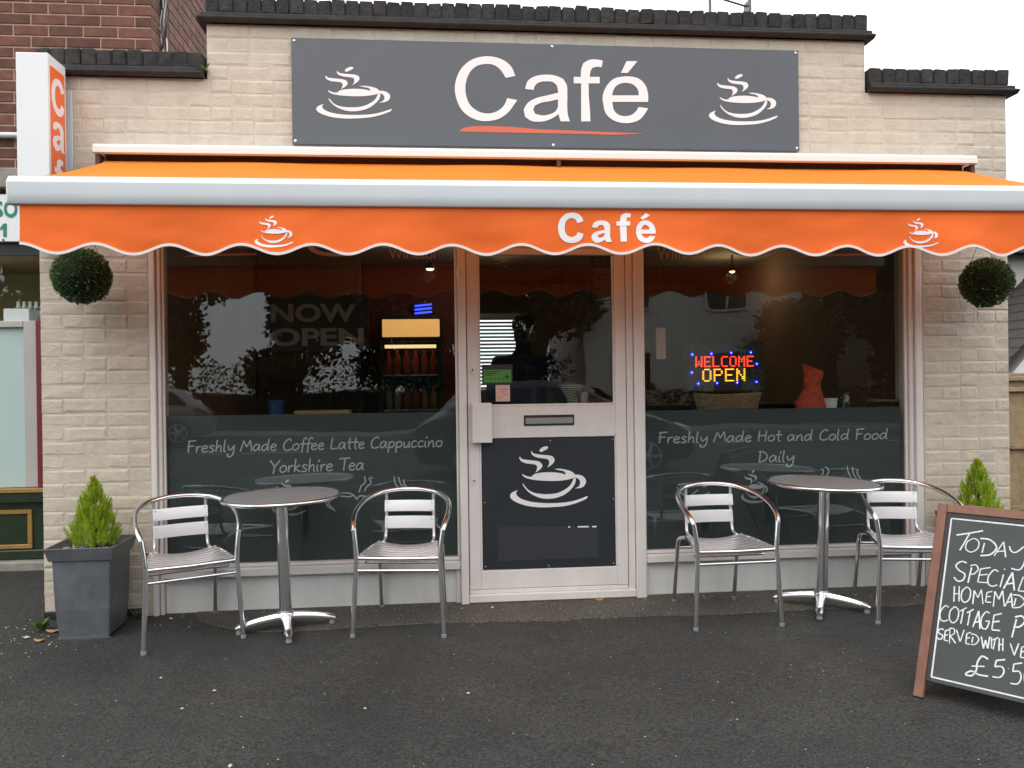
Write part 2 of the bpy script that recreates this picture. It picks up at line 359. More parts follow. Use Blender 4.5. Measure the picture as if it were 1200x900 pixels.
# ------------------------------------------------------------------ setting: ground, road
def ground():
    mb = MB(); xs = [-150, -40, -12] + [-6+i*0.5 for i in range(25)] + [14, 40, 150]
    ys = [-150, -40, -10.0, -6.0, -4.5, -3.5, -3, -2.5, -2, -1.5, -1, -0.6, -0.3, 0, 0.6, 1.2, 2.0, 8, 60, 150]
    for y in ys:
        for x in xs:
            z = gz(y) + (0.006*noise.noise(Vector((x*0.9, y*0.9, 3))) if -4 < y < -0.7 and -6 < x < 6 else 0)
            mb.v.append(Vector((x, y, z)))
    n = len(xs)
    for j in range(len(ys)-1):
        for i in range(n-1): mb.f.append((j*n+i, j*n+i+1, j*n+n+i+1, j*n+n+i))
    obj('ground', mb, M['asphalt'], kind='structure', smooth=60)
ground()
def strip():
    # worn lighter tarmac left along the shopfront, ragged front edge
    mb = MB(); n = 160; x0, x1 = -1.30, 3.3
    rows = []
    for i in range(n+1):
        t = i/n; x = x0+(x1-x0)*t
        e = -0.34 + 0.05*noise.noise(Vector((x*1.6, 1.7, 0))) + 0.022*noise.noise(Vector((x*7, 4.0, 0)))
        if t < 0.08: e *= (t/0.08)**0.5
        e = min(e, -0.02)
        for y in (0.16, e*0.4, e):
            mb.v.append(Vector((x, y, gz(y)+0.004)))
        mb.v.append(Vector((x, e-0.004, gz(e)-0.006)))
    for i in range(n):
        for k in range(3): mb.f.append((i*4+k, i*4+k+1, (i+1)*4+k+1, (i+1)*4+k))
    obj('pavement_strip', mb, M['strip'], kind='structure')
strip()
RZ = gz(-6)
obj('road', MB().add([(-150,-16,RZ+.004),(150,-16,RZ+.004),(150,-9.5,RZ+.004),(-150,-9.5,RZ+.004)], [(0,1,2,3)]), M['road'], kind='structure')
mb = MB()
mb.box(-60, 60, -18.2, -16.15, RZ-0.05, RZ+0.12)
obj('pavement', mb, M['kerb'], kind='structure', bevel=0.01)
mb = MB()
for i in range(-8, 9): mb.add([(i*5, -12.8, RZ+.009), (i*5+2.2, -12.8, RZ+.009), (i*5+2.2, -12.68, RZ+.009), (i*5, -12.68, RZ+.009)], [(0,1,2,3)])
obj('road_marking', mb, M['liner'], kind='structure')

# ------------------------------------------------------------------ cafe building
cafe = thing('cafe_building', 'single storey cream painted brick cafe with dark stepped coping and glazed shopfront', 'building', (0.66, 0, 0))
XL, XR = -2.085, 3.405           # outer wall edges
HX0, HX1 = -1.205, 2.53          # raised centre of the parapet
ZL, ZH = 2.94, 3.24              # parapet tops below the coping
OX0, OX1, OZ = -1.522, 2.868, 2.10   # shopfront opening
MR = 0.0024
wall = MB()
wall.box(XL+MR, OX0, MR, 0.30, -0.06, OZ)          # left pier
wall.box(OX1, XR-MR, MR, 0.30, -0.06, OZ)          # right pier
wall.box(XL+MR, XR-MR, MR, 0.30, OZ, ZL)
wall.box(HX0+MR, HX1-MR, MR, 0.30, ZL, ZH)
wallo = obj('wall', wall, M['cream_mortar'], cafe)
def brick_meshes(tag, h, depth, mt, n=5, ch=0.006):
    out = []
    rr = random.Random(len(tag)*7+3); soft = tag == 'painted'; cw = 0.013 if soft else ch
    for k in range(n):
        mb = MB(); j = lambda a: rr.uniform(-a, a)
        f = []
        for (sx, sz) in ((-1,-1),(1,-1),(1,1),(-1,1)):
            f.append((sx*(0.5), ch+j(.001), sz*(h/2)+j(.0012)))
        fr = []
        for (sx, sz) in ((-1,-1),(1,-1),(1,1),(-1,1)):
            fr.append((sx*(0.5-cw*4.6)+j(.010 if soft else .006), j(.0015), sz*(h/2-cw)+j(.0024 if soft else .0012)))
        bk = [(p[0], depth, p[2]) for p in f]
        if soft:      # paint-filled edges: a long gentle fall-off before the joint
            md = [(sx*(0.5-.0035*4.6)+j(.004), .0013+j(.0004), sz*(h/2-.0035)+j(.0008)) for (sx, sz) in ((-1,-1),(1,-1),(1,1),(-1,1))]
            rings = [fr, md, f, bk]
        else: rings = [fr, f, bk]
        mb.add([p for r_ in rings for p in r_], [(0,1,2,3)] + [(q*4+i, q*4+i+4, q*4+(i+1)%4+4, q*4+(i+1)%4) for q in range(len(rings)-1) for i in range(4)])
        me = make_mesh('brick', mb); me.materials.append(mt); out.append(me)
    return out
PB = brick_meshes('painted', 0.0715, 0.05, M['cream'], 9, 0.005)
def course(x0, x1, k):
    """split one course into stretchers and headers, cut at the ends"""
    rr = random.Random(k*31+int(x0*100)); segs = []; x = x0; seq = k % 2
    first = True
    while x < x1-0.02:
        ln = (0.2215 if rr.random() < 0.62 else 0.109)
        if first: ln = (0.109 if seq else 0.2215); first = False
        if x1-(x+ln) < 0.06: ln = x1-x-0.003
        segs.append((x, min(x+ln, x1-0.003))); x += ln+0.0035
    return segs
hid = MB()
def lay(x0, x1, k, hidden):
    z = 0.015+0.075*(k+0.5)
    for (a, b) in course(x0, x1, k):
        hide = hidden(a, b, z)
        if hide == 2: continue
        if hide == 1:
            hid.box(a, b, 0.0, 0.02, z-0.0335, z+0.0335); continue
        o = bpy.data.objects.new('brick', R_.choice(PB)); COL.objects.link(o); o.parent = wallo
        o.location = Vector(((a+b)/2, R_.uniform(-0.0014, 0.0020), z+R_.uniform(-.0018, .0018))) - OFF[cafe.name]
        o.scale = (b-a, 1, 1); o.rotation_euler = (R_.uniform(-.014, .014), R_.uniform(-.011, .011), R_.uniform(-.006, .006))
behind_awning = lambda a, b, z: 1 if 2.02 < z < 2.46 else 0
for k in range(0, 39):
    z = 0.015+0.075*(k+0.5)
    if z < 2.09:
        if k >= 1: lay(XL, OX0-0.004, k, behind_awning)
        if k >= 0: lay(OX1+0.004, XR, k, behind_awning)
    else:
        lay(XL, XR, k, lambda a, b, z: 2 if (a > -0.72 and b < 2.08 and 2.60 < z < 3.15) else behind_awning(a, b, z))
for k in range(39, 43):
    lay(HX0, HX1, k, lambda a, b, z: 2 if (a > -0.72 and b < 2.08 and z < 3.15) else 0)
obj('brick', hid, M['cream'], wallo, bevel=0.004, kind='stuff')
obj('plinth', MB().box(XL-0.004, OX0-0.05, -0.006, 0.05, -0.05, 0.085), M['plinth'], cafe, bevel=0.006)
# coping: two projecting creasing tiles and brick-on-edge above
cop = obj('coping', MB().box(XL+.02, HX0-.02, -0.018, 0.31, ZL, ZL+.125).box(HX1+.02, XR-.02, -0.018, 0.31, ZL, ZL+.125).box(HX0+.02, HX1-.02, -0.018, 0.31, ZH, ZH+.125), M['creasing'], cafe)
CB = []
for k in range(6):
    rr = random.Random(k+50); mb = MB(); mb.box(-0.0352, 0.0352, -0.03, 0.33, 0, 0.093)
    for v in mb.v: v += Vector((rr.uniform(-.003,.003), rr.uniform(-.004,.004), rr.uniform(-.005,.003)))
    me = make_mesh('brick', mb, bevel=0.006, seg=1); me.materials.append(M['coping']); CB.append(me)
def coping(x0, x1, z, ends):
    mb = MB(); mb.prof_x([(-0.035, z), (-0.055, z+0.012), (-0.055, z+0.026), (0.34, z+0.026), (0.34, z)], x0-ends[0], x1+ends[1])
    obj('creasing_tile', mb, M['creasing'], cop, bevel=0.004)
    mb = MB().box(x0-ends[0]*.6, x1+ends[1]*.6, -0.042, 0.335, z+0.0275, z+0.048)
    obj('creasing_tile', mb, M['creasing'], cop, bevel=0.004)
    n = int((x1-x0)/0.0745)
    for i in range(n):
        o = bpy.data.objects.new('brick', R_.choice(CB)); COL.objects.link(o); o.parent = cop
        p = (x1-x0)/n
        o.location = Vector((x0+(i+.5)*p, R_.uniform(-.006, .006), z+0.049+R_.uniform(-.003, .002))) - OFF[cafe.name]
        o.rotation_euler = (R_.uniform(-.015,.015), R_.uniform(-.02,.02), R_.uniform(-.015,.015)); o.scale = (p/0.0745*R_.uniform(.98, 1.02), 1, R_.uniform(.93, 1.03))
coping(XL, HX0-0.012, ZL, (0.04, 0.0))
coping(HX1+0.012, XR, ZL, (0.0, 0.05))
coping(HX0, HX1, ZH, (0.04, 0.04))
# body behind the facade
obj('side_wall', MB().box(XL+.01, XL+.25, 0.302, 1.15, -0.05, 2.85).box(XR-.25, XR-.012, 0.302, 5.6, -0.05, 2.85).box(-1.80, -1.62, 1.42, 5.6, -0.05, 2.85).box(XL+.252, -1.62, 0.9, 1.148, -0.05, 2.85), M['cream_mortar'], cafe)
obj('roof', MB().box(XL+.26, XR-.26, 0.302, 1.14, 2.72, 2.84).box(-1.61, XR-.26, 1.142, 5.6, 2.72, 2.84), M['creasing'], cafe)
# room inside
IX0, IX1, IY1 = -1.60, 3.14, 5.0
obj('interior_floor', MB().box(IX0, IX1, 0.16, IY1, -0.02, 0.055), M['infloor'], cafe)
obj('interior_ceiling', MB().box(IX0, IX1, 0.31, IY1, 2.42, 2.5), M['inceil'], cafe)
bl = W(560, 372, IY1); bh = W(608, 440, IY1)
bx0, bx1, bz0, bz1 = bl.x-0.06, bh.x, bh.z-0.16, bl.z
obj('interior_wall', MB().box(IX0-.0, bx0, IY1, IY1+.2, 0, 2.5).box(bx1, IX1, IY1, IY1+.2, 0, 2.5).box(bx0, bx1, IY1, IY1+.2, 0, bz0).box(bx0, bx1, IY1, IY1+.2, bz1, 2.5), M['inwall'], cafe)
obj('interior_wall', MB().box(IX1, IX1+.012, 0.31, IY1, 0.05, 2.42).box(IX0-.012, IX0, 0.31, IY1, 0.05, 2.42), M['inwall'], cafe)
obj('partition_wall', MB().box(-1.58, -0.66, 3.0, 3.1, 0.056, 2.41), M['inwall'], cafe)
obj('partition_wall', MB().box(-0.655, 0.42, 3.25, 3.35, 0.056, 2.41), M['inred'], cafe)
blind = thing('window_blind', 'white slatted blind on the small back window seen through the door glass', 'blind', (bx0, IY1, bz0))
n = 20
for i in range(n):
    z = bz0+(i+.5)*(bz1-bz0)/n
    if i >= n-3 and False: continue
    obj('slat', MB().add([(bx0+.01, IY1-.05, z-.013), (bx1-.01, IY1-.05, z-.013), (bx1-.01, IY1-.026, z+.012), (bx0+.01, IY1-.026, z+.012), (bx0+.01, IY1-.05, z-.015), (bx1-.01, IY1-.05, z-.015), (bx1-.01, IY1-.026, z+.010), (bx0+.01, IY1-.026, z+.010)],
        [(0,1,2,3),(7,6,5,4),(0,4,5,1),(1,5,6,2),(2,6,7,3),(3,7,4,0)]), M['boxwhite'], blind)
obj('head_rail', MB().box(bx0-.02, bx1+.02, IY1-.06, IY1-.02, bz1, bz1+.04), M['boxwhite'], blind)

# ---------------- shopfront joinery
GY = 0.045
def window(xa, xb, side):
    w = obj('window', MB().box(xa, xb, GY, GY+0.006, 0.30, 2.085), M['glass'], cafe)
    return w
# left window x: glass -1.458 .. 0.131 ; right: 1.190 .. 2.777
WL = window(-1.458, 0.131, 'l'); WR = window(1.190, 2.777, 'r')
def frame_piece(name, parent, *boxes, bevel=0.004):
    mb = MB()
    for b in boxes: mb.box(*b)
    return obj(name, mb, M['frame'], parent, bevel=bevel)
# left jamb: stepped mouldings
frame_piece('jamb', cafe, (-1.521, -1.492, -0.012, 0.12, -0.02, 2.098))
frame_piece('jamb', cafe, (-1.490, -1.470, 0.006, 0.12, -0.02, 2.098))
frame_piece('glazing_bead', WL, (-1.469, -1.456, 0.022, 0.043, 0.302, 2.09))
frame_piece('glazing_bead', WL, (0.118, 0.133, 0.022, 0.043, 0.302, 2.09))
frame_piece('glazing_bead', WR, (1.187, 1.200, 0.022, 0.043, 0.302, 2.09))
frame_piece('glazing_bead', WR, (2.766, 2.783, 0.022, 0.043, 0.302, 2.09))
frame_piece('jamb', cafe, (2.785, 2.812, 0.006, 0.12, -0.05, 2.098))
frame_piece('jamb', cafe, (2.814, 2.852, -0.012, 0.12, -0.05, 2.098))
frame_piece('jamb', cafe, (2.854, 2.867, 0.002, 0.12, -0.05, 2.098), bevel=.003)
frame_piece('door_post', cafe, (0.134, 0.178, -0.022, 0.12, 0.0, 2.098))
frame_piece('door_post', cafe, (1.128, 1.186, -0.022, 0.12, 0.0, 2.098))
frame_piece('door_stop', cafe, (1.088, 1.126, -0.006, 0.12, 0.035, 2.098))
frame_piece('head', cafe, (-1.521, 2.866, 0.0, 0.12, 2.0995, 2.16))
frame_piece('transom', cafe, (0.18, 1.086, 0.0, 0.06, 2.03, 2.098))
for (a, b, Wn) in ((-1.468, 0.1325, WL), (1.1875, 2.784, WR)):
    frame_piece('sill', Wn, (a, b, -0.010, 0.12, 0.236, 0.282))
    frame_piece('bottom_bead', Wn, (a, b, 0.014, 0.12, 0.283, 0.301), bevel=.005)
    obj('stall_riser', MB().box(a, b, 0.030, 0.12, 0.0, 0.2345), M['riser'], Wn, bevel=0.003)
    mb = MB().box(a+.004, b-.004, 0.12, 0.42, 1.04, 1.075)
    obj('window_shelf', mb, M['indark'], Wn, bevel=.004)
for (a, b) in ((0.108, 0.133), (1.187, 1.203)): frame_piece('riser_stop', cafe, (a, b, 0.012, 0.029, 0.0, 0.235), bevel=.003)
# vinyl panels on the inside of the glass
VL = obj('vinyl_panel', MB().box(-1.457, 0.124, GY+.0085, GY+.0105, 0.302, 1.114), M['vinyl'], WL)
VR = obj('vinyl_panel', MB().box(1.1905, 2.752, GY+.0085, GY+.0105, 0.302, 1.101), M['vinyl'], WR)

# ---------------- lettering helpers
HW = {  # single stroke handwriting: char -> (advance, strokes); 'p' = straight polyline
 'a': (.54, [[(.42,.48),(.22,.55),(.04,.3),(.11,.03),(.28,.12),(.41,.45)], [(.43,.52),(.40,.15),(.5,.01)]]),
 'c': (.44, [[(.38,.45),(.22,.55),(.04,.3),(.14,.02),(.4,.1)]]),
 'd': (.58, [[(.42,.48),(.22,.55),(.04,.3),(.11,.03),(.28,.12),(.42,.42)], [(.47,1.0),(.42,.2),(.5,.01)]]),
 'e': (.45, [[(.05,.27),(.28,.32),(.36,.42),(.24,.55),(.08,.42),(.04,.16),(.18,.01),(.4,.1)]]),
 'f': (.36, [[(.46,.90),(.34,1.02),(.22,.85),(.17,.3),(.15,-.22)], [(.0,.5),(.40,.53)]]),
 'h': (.50, [[(.10,1.0),(.06,.0)], [(.07,.22),(.25,.52),(.36,.40),(.36,.06),(.44,.0)]]),
 'i': (.24, [[(.08,.52),(.06,.1),(.16,.0)], [(.10,.74),(.20,.90)]]),
 'k': (.46, [[(.10,1.0),(.06,0)], [(.38,.54),(.09,.28),(.24,.14),(.42,0)]]),
 'l': (.26, [[(.10,1.0),(.06,.1),(.18,.0)]]),
 'n': (.52, [[(.06,.52),(.06,0)], [(.07,.22),(.26,.52),(.37,.38),(.37,.06),(.47,.01)]]),
 'o': (.50, [[(.26,.54),(.07,.38),(.06,.10),(.24,.01),(.42,.2),(.38,.46),(.24,.54)]]),
 'p': (.50, [[(.08,.54),(.04,-.40)], [(.07,.34),(.24,.54),(.41,.38),(.32,.08),(.08,.07)]]),
 'r': (.37, [[(.06,.52),(.06,0)], [(.07,.25),(.18,.48),(.35,.50)]]),
 's': (.42, [[(.37,.47),(.22,.55),(.08,.43),(.22,.28),(.33,.14),(.22,.01),(.03,.05)]]),
 't': (.38, [[(.20,.95),(.17,.14),(.30,.0)], [(.0,.55),(.40,.57)]]),
 'u': (.52, [[(.06,.52),(.07,.12),(.20,.02),(.39,.32)], [(.41,.52),(.38,.12),(.48,0)]]),
 'y': (.50, [[(.06,.53),(.08,.25),(.20,.14),(.40,.42)], [(.44,.55),(.40,-.15),(.22,-.42),(.03,-.33),(.10,-.16)]]),
 'F': (.54, [['p',(.12,.95),(.08,0)], ['p',(.02,.92),(.54,.97)], ['p',(.02,.50),(.44,.54)]]),
 'M': (.80, [['p',(.0,0),(.20,.88),(.40,.36),(.62,.92),(.74,.02)]]),
 'C': (.62, [[(.55,.80),(.40,.95),(.12,.65),(.08,.2),(.28,.01),(.58,.12)]]),
 'L': (.54, [['p',(.12,.95),(.06,.03),(.50,.07)]]),
 'Y': (.58, [['p',(.0,.95),(.28,.45)], ['p',(.60,.97),(.28,.45),(.22,-.10)]]),
 'T': (.60, [['p',(.0,.90),(.68,.95)], ['p',(.36,.92),(.30,0)]]),
 'H': (.62, [['p',(.10,.95),(.06,0)], ['p',(.52,.97),(.48,0)], ['p',(.0,.50),(.54,.53)]]),
 'D': (.64, [['p',(.12,.90),(.08,0)], [(.0,.93),(.30,.90),(.54,.55),(.40,.16),(.06,.01)]]),
 ' ': (.34, []),
}
def ribbon(mb, pts, w, d, nrm):
    """flat ribbon of width w along 3-D points lying in a plane of normal nrm, thickness along -nrm*d"""
    P = [Vector(p) for p in pts]; k = len(P)
    if k < 2: return
    L_ = []; R2 = []
    for i in range(k):
        a = P[max(i-1, 0)]; b = P[min(i+1, k-1)]; t = (b-a)
        if t.length < 1e-9: t = Vector((1,0,0))
        t.normalize(); s = nrm.cross(t).normalized()
        L_.append(P[i]+s*w/2); R2.append(P[i]-s*w/2)
    o = len(mb.v); h = nrm*d
    for i in range(k): mb.v += [L_[i]+h, R2[i]+h, L_[i], R2[i]]
    for i in range(k-1):
        a = o+i*4; b = a+4
        mb.f += [(a, a+1, b+1, b), (a, b, b+2, a+2), (a+1, a+3, b+3, b+1)]
    mb.f += [(o, o+2, o+3, o+1), (b, b+1, b+3, b+2)]
def stroke_pts(st):
    if st[0] == 'p': return [Vector((x, y, 0)) for x, y in st[1:]]
    return smooth_pts([(x, y, 0) for x, y in st], 4)
def stroke_lists(st):
    if st[0] != 'p': return [stroke_pts(st)]
    P = stroke_pts(st); return [[P[i], P[i+1]] for i in range(len(P)-1)]
def handwrite(text, pa, pb, h, w, d=0.0006, nrm=Vector((0,-1,0))):
    """text along the line pa->pb (3-D), glyph unit height h upward in world z"""
    tot = sum(HW[c][0] for c in text); ax = (pb-pa)/tot; upv = Vector((0,0,h)); mb = MB(); x = 0; k = 0
    for c in text:
        adv, sts = HW[c]; jit = R_.uniform(-.012, .012)
        for pl in (q for st in sts for q in stroke_lists(st)):
            k += 1
            ribbon(mb, [pa + ax*(x+p.x+ 0.06*p.y) + upv*(p.y+jit) for p in pl], w, d*(1+0.12*(k % 4)), nrm)
        x += adv
    return mb
DY = GY+0.0084     # print sits on the face of the vinyl, behind the glass
def hw_px(text, x0, y0, x1, y1, capx, parent, w=0.0075):
    a = W(x0, y0, DY); b = W(x1, y1, DY); h = (W(x0, y0-capx, DY)-a).z
    obj('lettering', handwrite(text, a, b, h, w), M['decal'], parent)
hw_px('Freshly Made Coffee Latte Cappuccino', 219, 530.5, 519, 523.5, 14.2, VL)
hw_px('Yorkshire Tea', 316, 554, 427, 550.5, 15.2, VL)
hw_px('Freshly Made Hot and Cold Food', 771, 519.5, 1041, 514.5, 13.2, VR)
hw_px('Daily', 888, 541.8, 931, 541, 13.5, VR)

CUP = [
 [(443,130),(470,100),(520,80),(552,85),(545,108),(510,130),(465,150),(448,145)],
 [(345,135),(370,165),(430,180),(500,188),(570,195),(615,215),(630,250),(615,290),(580,320),(540,347),(560,310),(565,275),(550,245),(500,232),(430,222),(380,205),(345,170)],
 [(205,208),(225,235),(290,248),(370,258),(430,268),(470,295),(480,325),(460,360),(395,410),(412,370),(415,330),(400,312),(340,300),(270,290),(215,262),(193,225)],
 [(232,425),(280,450),(350,458),(370,435),(430,415),(520,405),(620,405),(700,415),(765,432),(770,415),(740,390),(690,378),(628,362),(700,360),(780,375),(840,395),(880,430),(885,455),(850,480),(770,500),(660,512),(540,512),(430,505),(340,492),(270,470),(235,440)],
 [(240,540),(265,575),(310,625),(380,660),(460,675),(560,678),(660,665),(750,625),(820,570),(855,510),(870,465),(888,475),(890,520),(870,570),(820,630),(740,690),(640,725),(560,735),(470,728),(380,695),(310,650),(265,600),(240,560)],
 [(880,435),(930,435),(980,455),(1012,490),(1018,530),(995,575),(950,600),(880,605),(930,580),(945,545),(940,505),(915,480),(880,468)],
 [(180,627),(158,655),(165,690),(220,735),(320,768),(440,785),(580,790),(720,785),(840,768),(940,738),(1038,700),(1035,720),(970,760),(880,795),(760,825),(620,838),(470,842),(320,828),(200,795),(120,755),(85,715),(90,675),(130,645)]]
CUP = [round_poly(p, 4, 60) for p in CUP]
def cup_px(x0, y0, x1, y1, y, mt, parent, d=0.0015):
    mb = MB()
    for i, poly in enumerate(CUP):
        pts = []
        for (u, v) in poly:
            fx = (u-85)/(1038-85); fy = (v-80)/(842-80)
            p = W(x0+(x1-x0)*fx, y0+(y1-y0)*fy, y); pts.append(p)
        mb.slab(pts, (0, -d*(1+0.1*(i % 3)), 0))
    return obj('cup_logo', mb, mt, parent)
def poly_px(polys, ox, oy, sc, y, d=0.002):
    mb = MB()
    for i, poly in enumerate(polys):
        mb.slab([W(ox+u/sc, oy+v/sc, y) for u, v in poly], (0, -d*(1+0.13*(i % 3)), 0))
    return mb
def doodle(parent, strokes, w=0.008):
    mb = MB()
    for i, st in enumerate(strokes):
        ribbon(mb, smooth_pts([W(x, y, DY) for x, y in st], 4), w, 0.0006*(1+.12*(i % 4)), Vector((0,-1,0)))
    obj('line_drawing', mb, M['decal'], parent)
cup_px(868.6, 551, 900.7, 589.6, DY, M['decal'], VR, 0.0006)
cup_px(319, 562, 359.5, 604.5, DY, M['decal'], VL, 0.0006)
doodle(VL, [[(421,577),(423,570),(428,565),(427,558)], [(427,576),(430,570),(435,566),(432,560)], [(434,559),(437,561)],
            [(462,558),(463,566),(467,572)], [(467,559),(469,566),(474,573)], [(473,562),(474,568),(478,571)],
            [(384,585),(392,580),(400,578),(410,578),(416,582),(418,585),(422,581),(430,582)], [(396,581),(409,582),(414,580)],
            [(426,583),(424,592),(418,598)], [(383,586),(383,592),(390,597)], [(390,585),(385,590),(393,599)]], 0.007)
doodle(VR, [[(957,562),(962,558),(965,553),(963,549)], [(963,562),(969,557),(971,551),(967,547)],
            [(993,546),(994,553),(999,563)], [(999,547),(1000,555),(1006,564)], [(1005,550),(1005,556),(1009,562),(1005,566)],
            [(794,568),(812,566),(838,565)], [(838,565),(824,571)], [(793,571),(798,577),(806,582),(818,574)], [(832,577),(818,583)]], 0.007)
# words high on the panes, mostly behind the valance
def text_mesh(s, p00, p11, y, d=0.001, bold=0.0):
    """built-in font fitted between two world corners (lower-left, upper-right) on the plane y"""
    cu = bpy.data.curves.new('t', 'FONT'); cu.body = s; cu.extrude = 0.0; cu.offset = bold; cu.resolution_u = 4
    to = bpy.data.objects.new('t', cu); COL.objects.link(to); dg = bpy.context.evaluated_depsgraph_get()
    me = bpy.data.meshes.new_from_object(to.evaluated_get(dg)); bpy.data.objects.remove(to)
    xs = [v.co.x for v in me.vertices]; ys = [v.co.y for v in me.vertices]
    ax, bx_, ay, by = min(xs), max(xs), min(ys), max(ys); mb = MB()
    vs = [Vector((p00.x+(v.co.x-ax)/(bx_-ax)*(p11.x-p00.x), y, p00.z+(v.co.y-ay)/(by-ay)*(p11.z-p00.z))) for v in me.vertices]
    bm = bmesh.new(); bm.from_mesh(me)
    fs = [tuple(v.index for v in f.verts) for f in bm.faces]
    bd = [(e.verts[0].index, e.verts[1].index) for e in bm.edges if len(e.link_faces) == 1]; bm.free()
    n = len(vs); mb.v = vs + [v+Vector((0,-d,0)) for v in vs]
    mb.f = fs + [tuple(i+n for i in reversed(f)) for f in fs] + [(a, b, b+n, a+n) for a, b in bd]
    bpy.data.meshes.remove(me); return mb
TY = GY+0.0092
for (wx0, wx1, par) in ((455.5, 513, WL), (770.5, 826, WR)):
    obj('lettering', text_mesh('Windsor', W(wx0, 303.5, TY), W(wx1, 290.5, TY), TY, 0.0006), M['decalpink'], par)
for (x0, x1, par) in ((361, 433, WL), (853, 911, WR)): cup_px(x0, 243, x1, 300.5, TY, M['decalpink'], par, 0.0006)
for (x0, x1, par) in ((214, 300, WL), (935, 1035, WR)):
    obj('underline', MB().slab([W(x0, 301, TY), W(x0+14, 298, TY), W(x1, 296.5, TY), W(x1, 299, TY)], (0,-.0006,0)), M['decalred'], par)

# ---------------- the door
door = obj('door', MB().box(0.183, 0.246, 0.0, 0.045, 0.118, 2.028).box(1.022, 1.0845, 0.0, 0.045, 0.118, 2.028).box(0.246, 1.022, 0.002, 0.043, 0.118, 0.222).box(0.246, 1.022, 0.002, 0.043, 0.962, 1.140).box(0.246, 1.022, 0.002, 0.043, 1.99, 2.028), M['frame'], cafe, bevel=0.003)
obj('door_glass', MB().box(0.248, 1.020, 0.022, 0.028, 1.142, 1.988), M['glass'], door)
frame_piece('glazing_bead', door, (0.2465, 0.258, 0.008, 0.0215, 1.141, 1.989), (1.0105, 1.0215, 0.008, 0.0215, 1.141, 1.989), (0.2585, 1.010, 0.008, 0.0215, 1.141, 1.152), bevel=.002)
dp = obj('lower_panel', MB().slab([(0.258,.006,.229), (1.012,.006,.229), (1.013,.006,.957), (0.262,.006,.957)], (0,.02,0)), M['panel'], door)
for a in ((0.2465, 0.256), (1.0145, 1.0215)): frame_piece('panel_bead', door, (*a, 0.003, 0.03, 0.223, 0.961), bevel=.002)
cup_px(598, 523, 688.5, 594.5, 0.0058, M['letter'], dp, 0.001)
obj('patch', MB().slab([W(583,617.5,.0055), W(701,616,.0055), W(701,653,.0055), W(584,658,.0055)], (0,-.001,0)), M['patch'], dp)
mb = MB()
for (a, b, c) in ((677, 690, 616.5), (694, 699, 616.4), (666, 668, 616.8)): mb.slab([W(a,c,.005), W(b,c-.2,.005), W(b,c+1.4,.005), W(a,c+1.6,.005)], (0,-.0008,0))
obj('torn_sticker', mb, M['letter'], dp)
mb = MB()
for (px, py) in ((569,519),(645,516.5),(718,515),(568,589),(719,585),(569,664),(643,663),(719,660)):
    p = W(px, py, .006); mb.lathe([(0.0035,0),(0.0035,.001),(0.002,.002)], (0,0,0), 8)
    for v in mb.v[-24:]: v.xyz = Vector((p.x+v.x, p.y-v.z, p.z+v.y))
obj('screw', mb, M['steel'], dp)
lb = obj('letterbox', MB().box(0.498, 0.782, -0.006, 0.001, 1.030, 1.089), M['black'], door, bevel=0.002)
obj('flap', MB().box(0.507, 0.773, -0.012, -0.0065, 1.040, 1.075), M['steel'], lb, bevel=0.003)
obj('lock_box', MB().box(0.205, 0.314, -0.062, -0.001, 0.943, 1.162), M['frame'], door, bevel=0.004, seg=2)
for (px, py) in ((553.5, 433), (555.5, 563)):
    p = W(px, py, 0); k = obj('keyhole_plate', MB().box(p.x-.011, p.x+.011, -.005, -.0005, p.z-.026, p.z+.026), M['frame'], door, bevel=.003)
    obj('keyhole', MB().box(p.x-.003, p.x+.003, -.0062, -.0052, p.z-.010, p.z+.004), M['black'], k)
obj('threshold', MB().box(0.18, 1.127, -0.018, 0.12, 0.048, 0.092).box(0.182, 1.086, 0.004, 0.12, 0.092, 0.116), M['frame'], cafe, bevel=.004)
obj('threshold_base', MB().box(0.18, 1.127, 0.0, 0.12, -0.02, 0.0475), M['plinth'], cafe)
# notices on the door glass
p0, p1 = W(565, 450.5, .0212), W(600.5, 427, .0212)
st = obj('hygiene_notice', MB().box(p0.x, p1.x, .0205, .0216, p0.z, p1.z), M['black'], door)
g0, g1 = W(567, 448.5, .0205), W(599, 433, .0205)
sg = obj('green_band', MB().box(g0.x, g1.x, .0197, .0204, g0.z, g1.z), M['greenstick'], st)
mb = MB()
for i in range(6):
    cx = g0.x + (0.1+0.15*i)*(g1.x-g0.x); r = 0.0045 if i < 5 else 0.011; cz = g0.z+(0.27 if i < 5 else 0.42)*(g1.z-g0.z)
    mb.slab([(cx+r*math.cos(a*.5236), .0196, cz+r*math.sin(a*.5236)) for a in range(12)], (0,-.0005,0))
for i in range(3): mb.box(g0.x+.006, g0.x+(.09-.02*i), .0192, .0196, g1.z-.012-.011*i, g1.z-.008-.011*i)
obj('print', mb, M['black'], sg)
cx = g0.x+.85*(g1.x-g0.x); cz = g0.z+.42*(g1.z-g0.z)
obj('numeral', text_mesh('5', Vector((cx-.004,0,cz-.006)), Vector((cx+.004,0,cz+.006)), .0189, .0004), M['greenstick'], sg)
p0, p1 = W(581, 470.5, .0212), W(597.5, 451, .0212)
st = obj('card_notice', MB().box(p0.x, p1.x, .0205, .0216, p0.z, p1.z), M['pink'], door)
mb = MB()
for i, (a, b) in enumerate(((.2,.45),(.55,.8),(.35,.65),(.2,.8))): mb.box(p0.x+a*(p1.x-p0.x), p0.x+b*(p1.x-p0.x), .0198, .0204, p0.z+(.2+.17*i)*(p1.z-p0.z), p0.z+(.25+.17*i)*(p1.z-p0.z))
obj('print', mb, M['redline'], st)

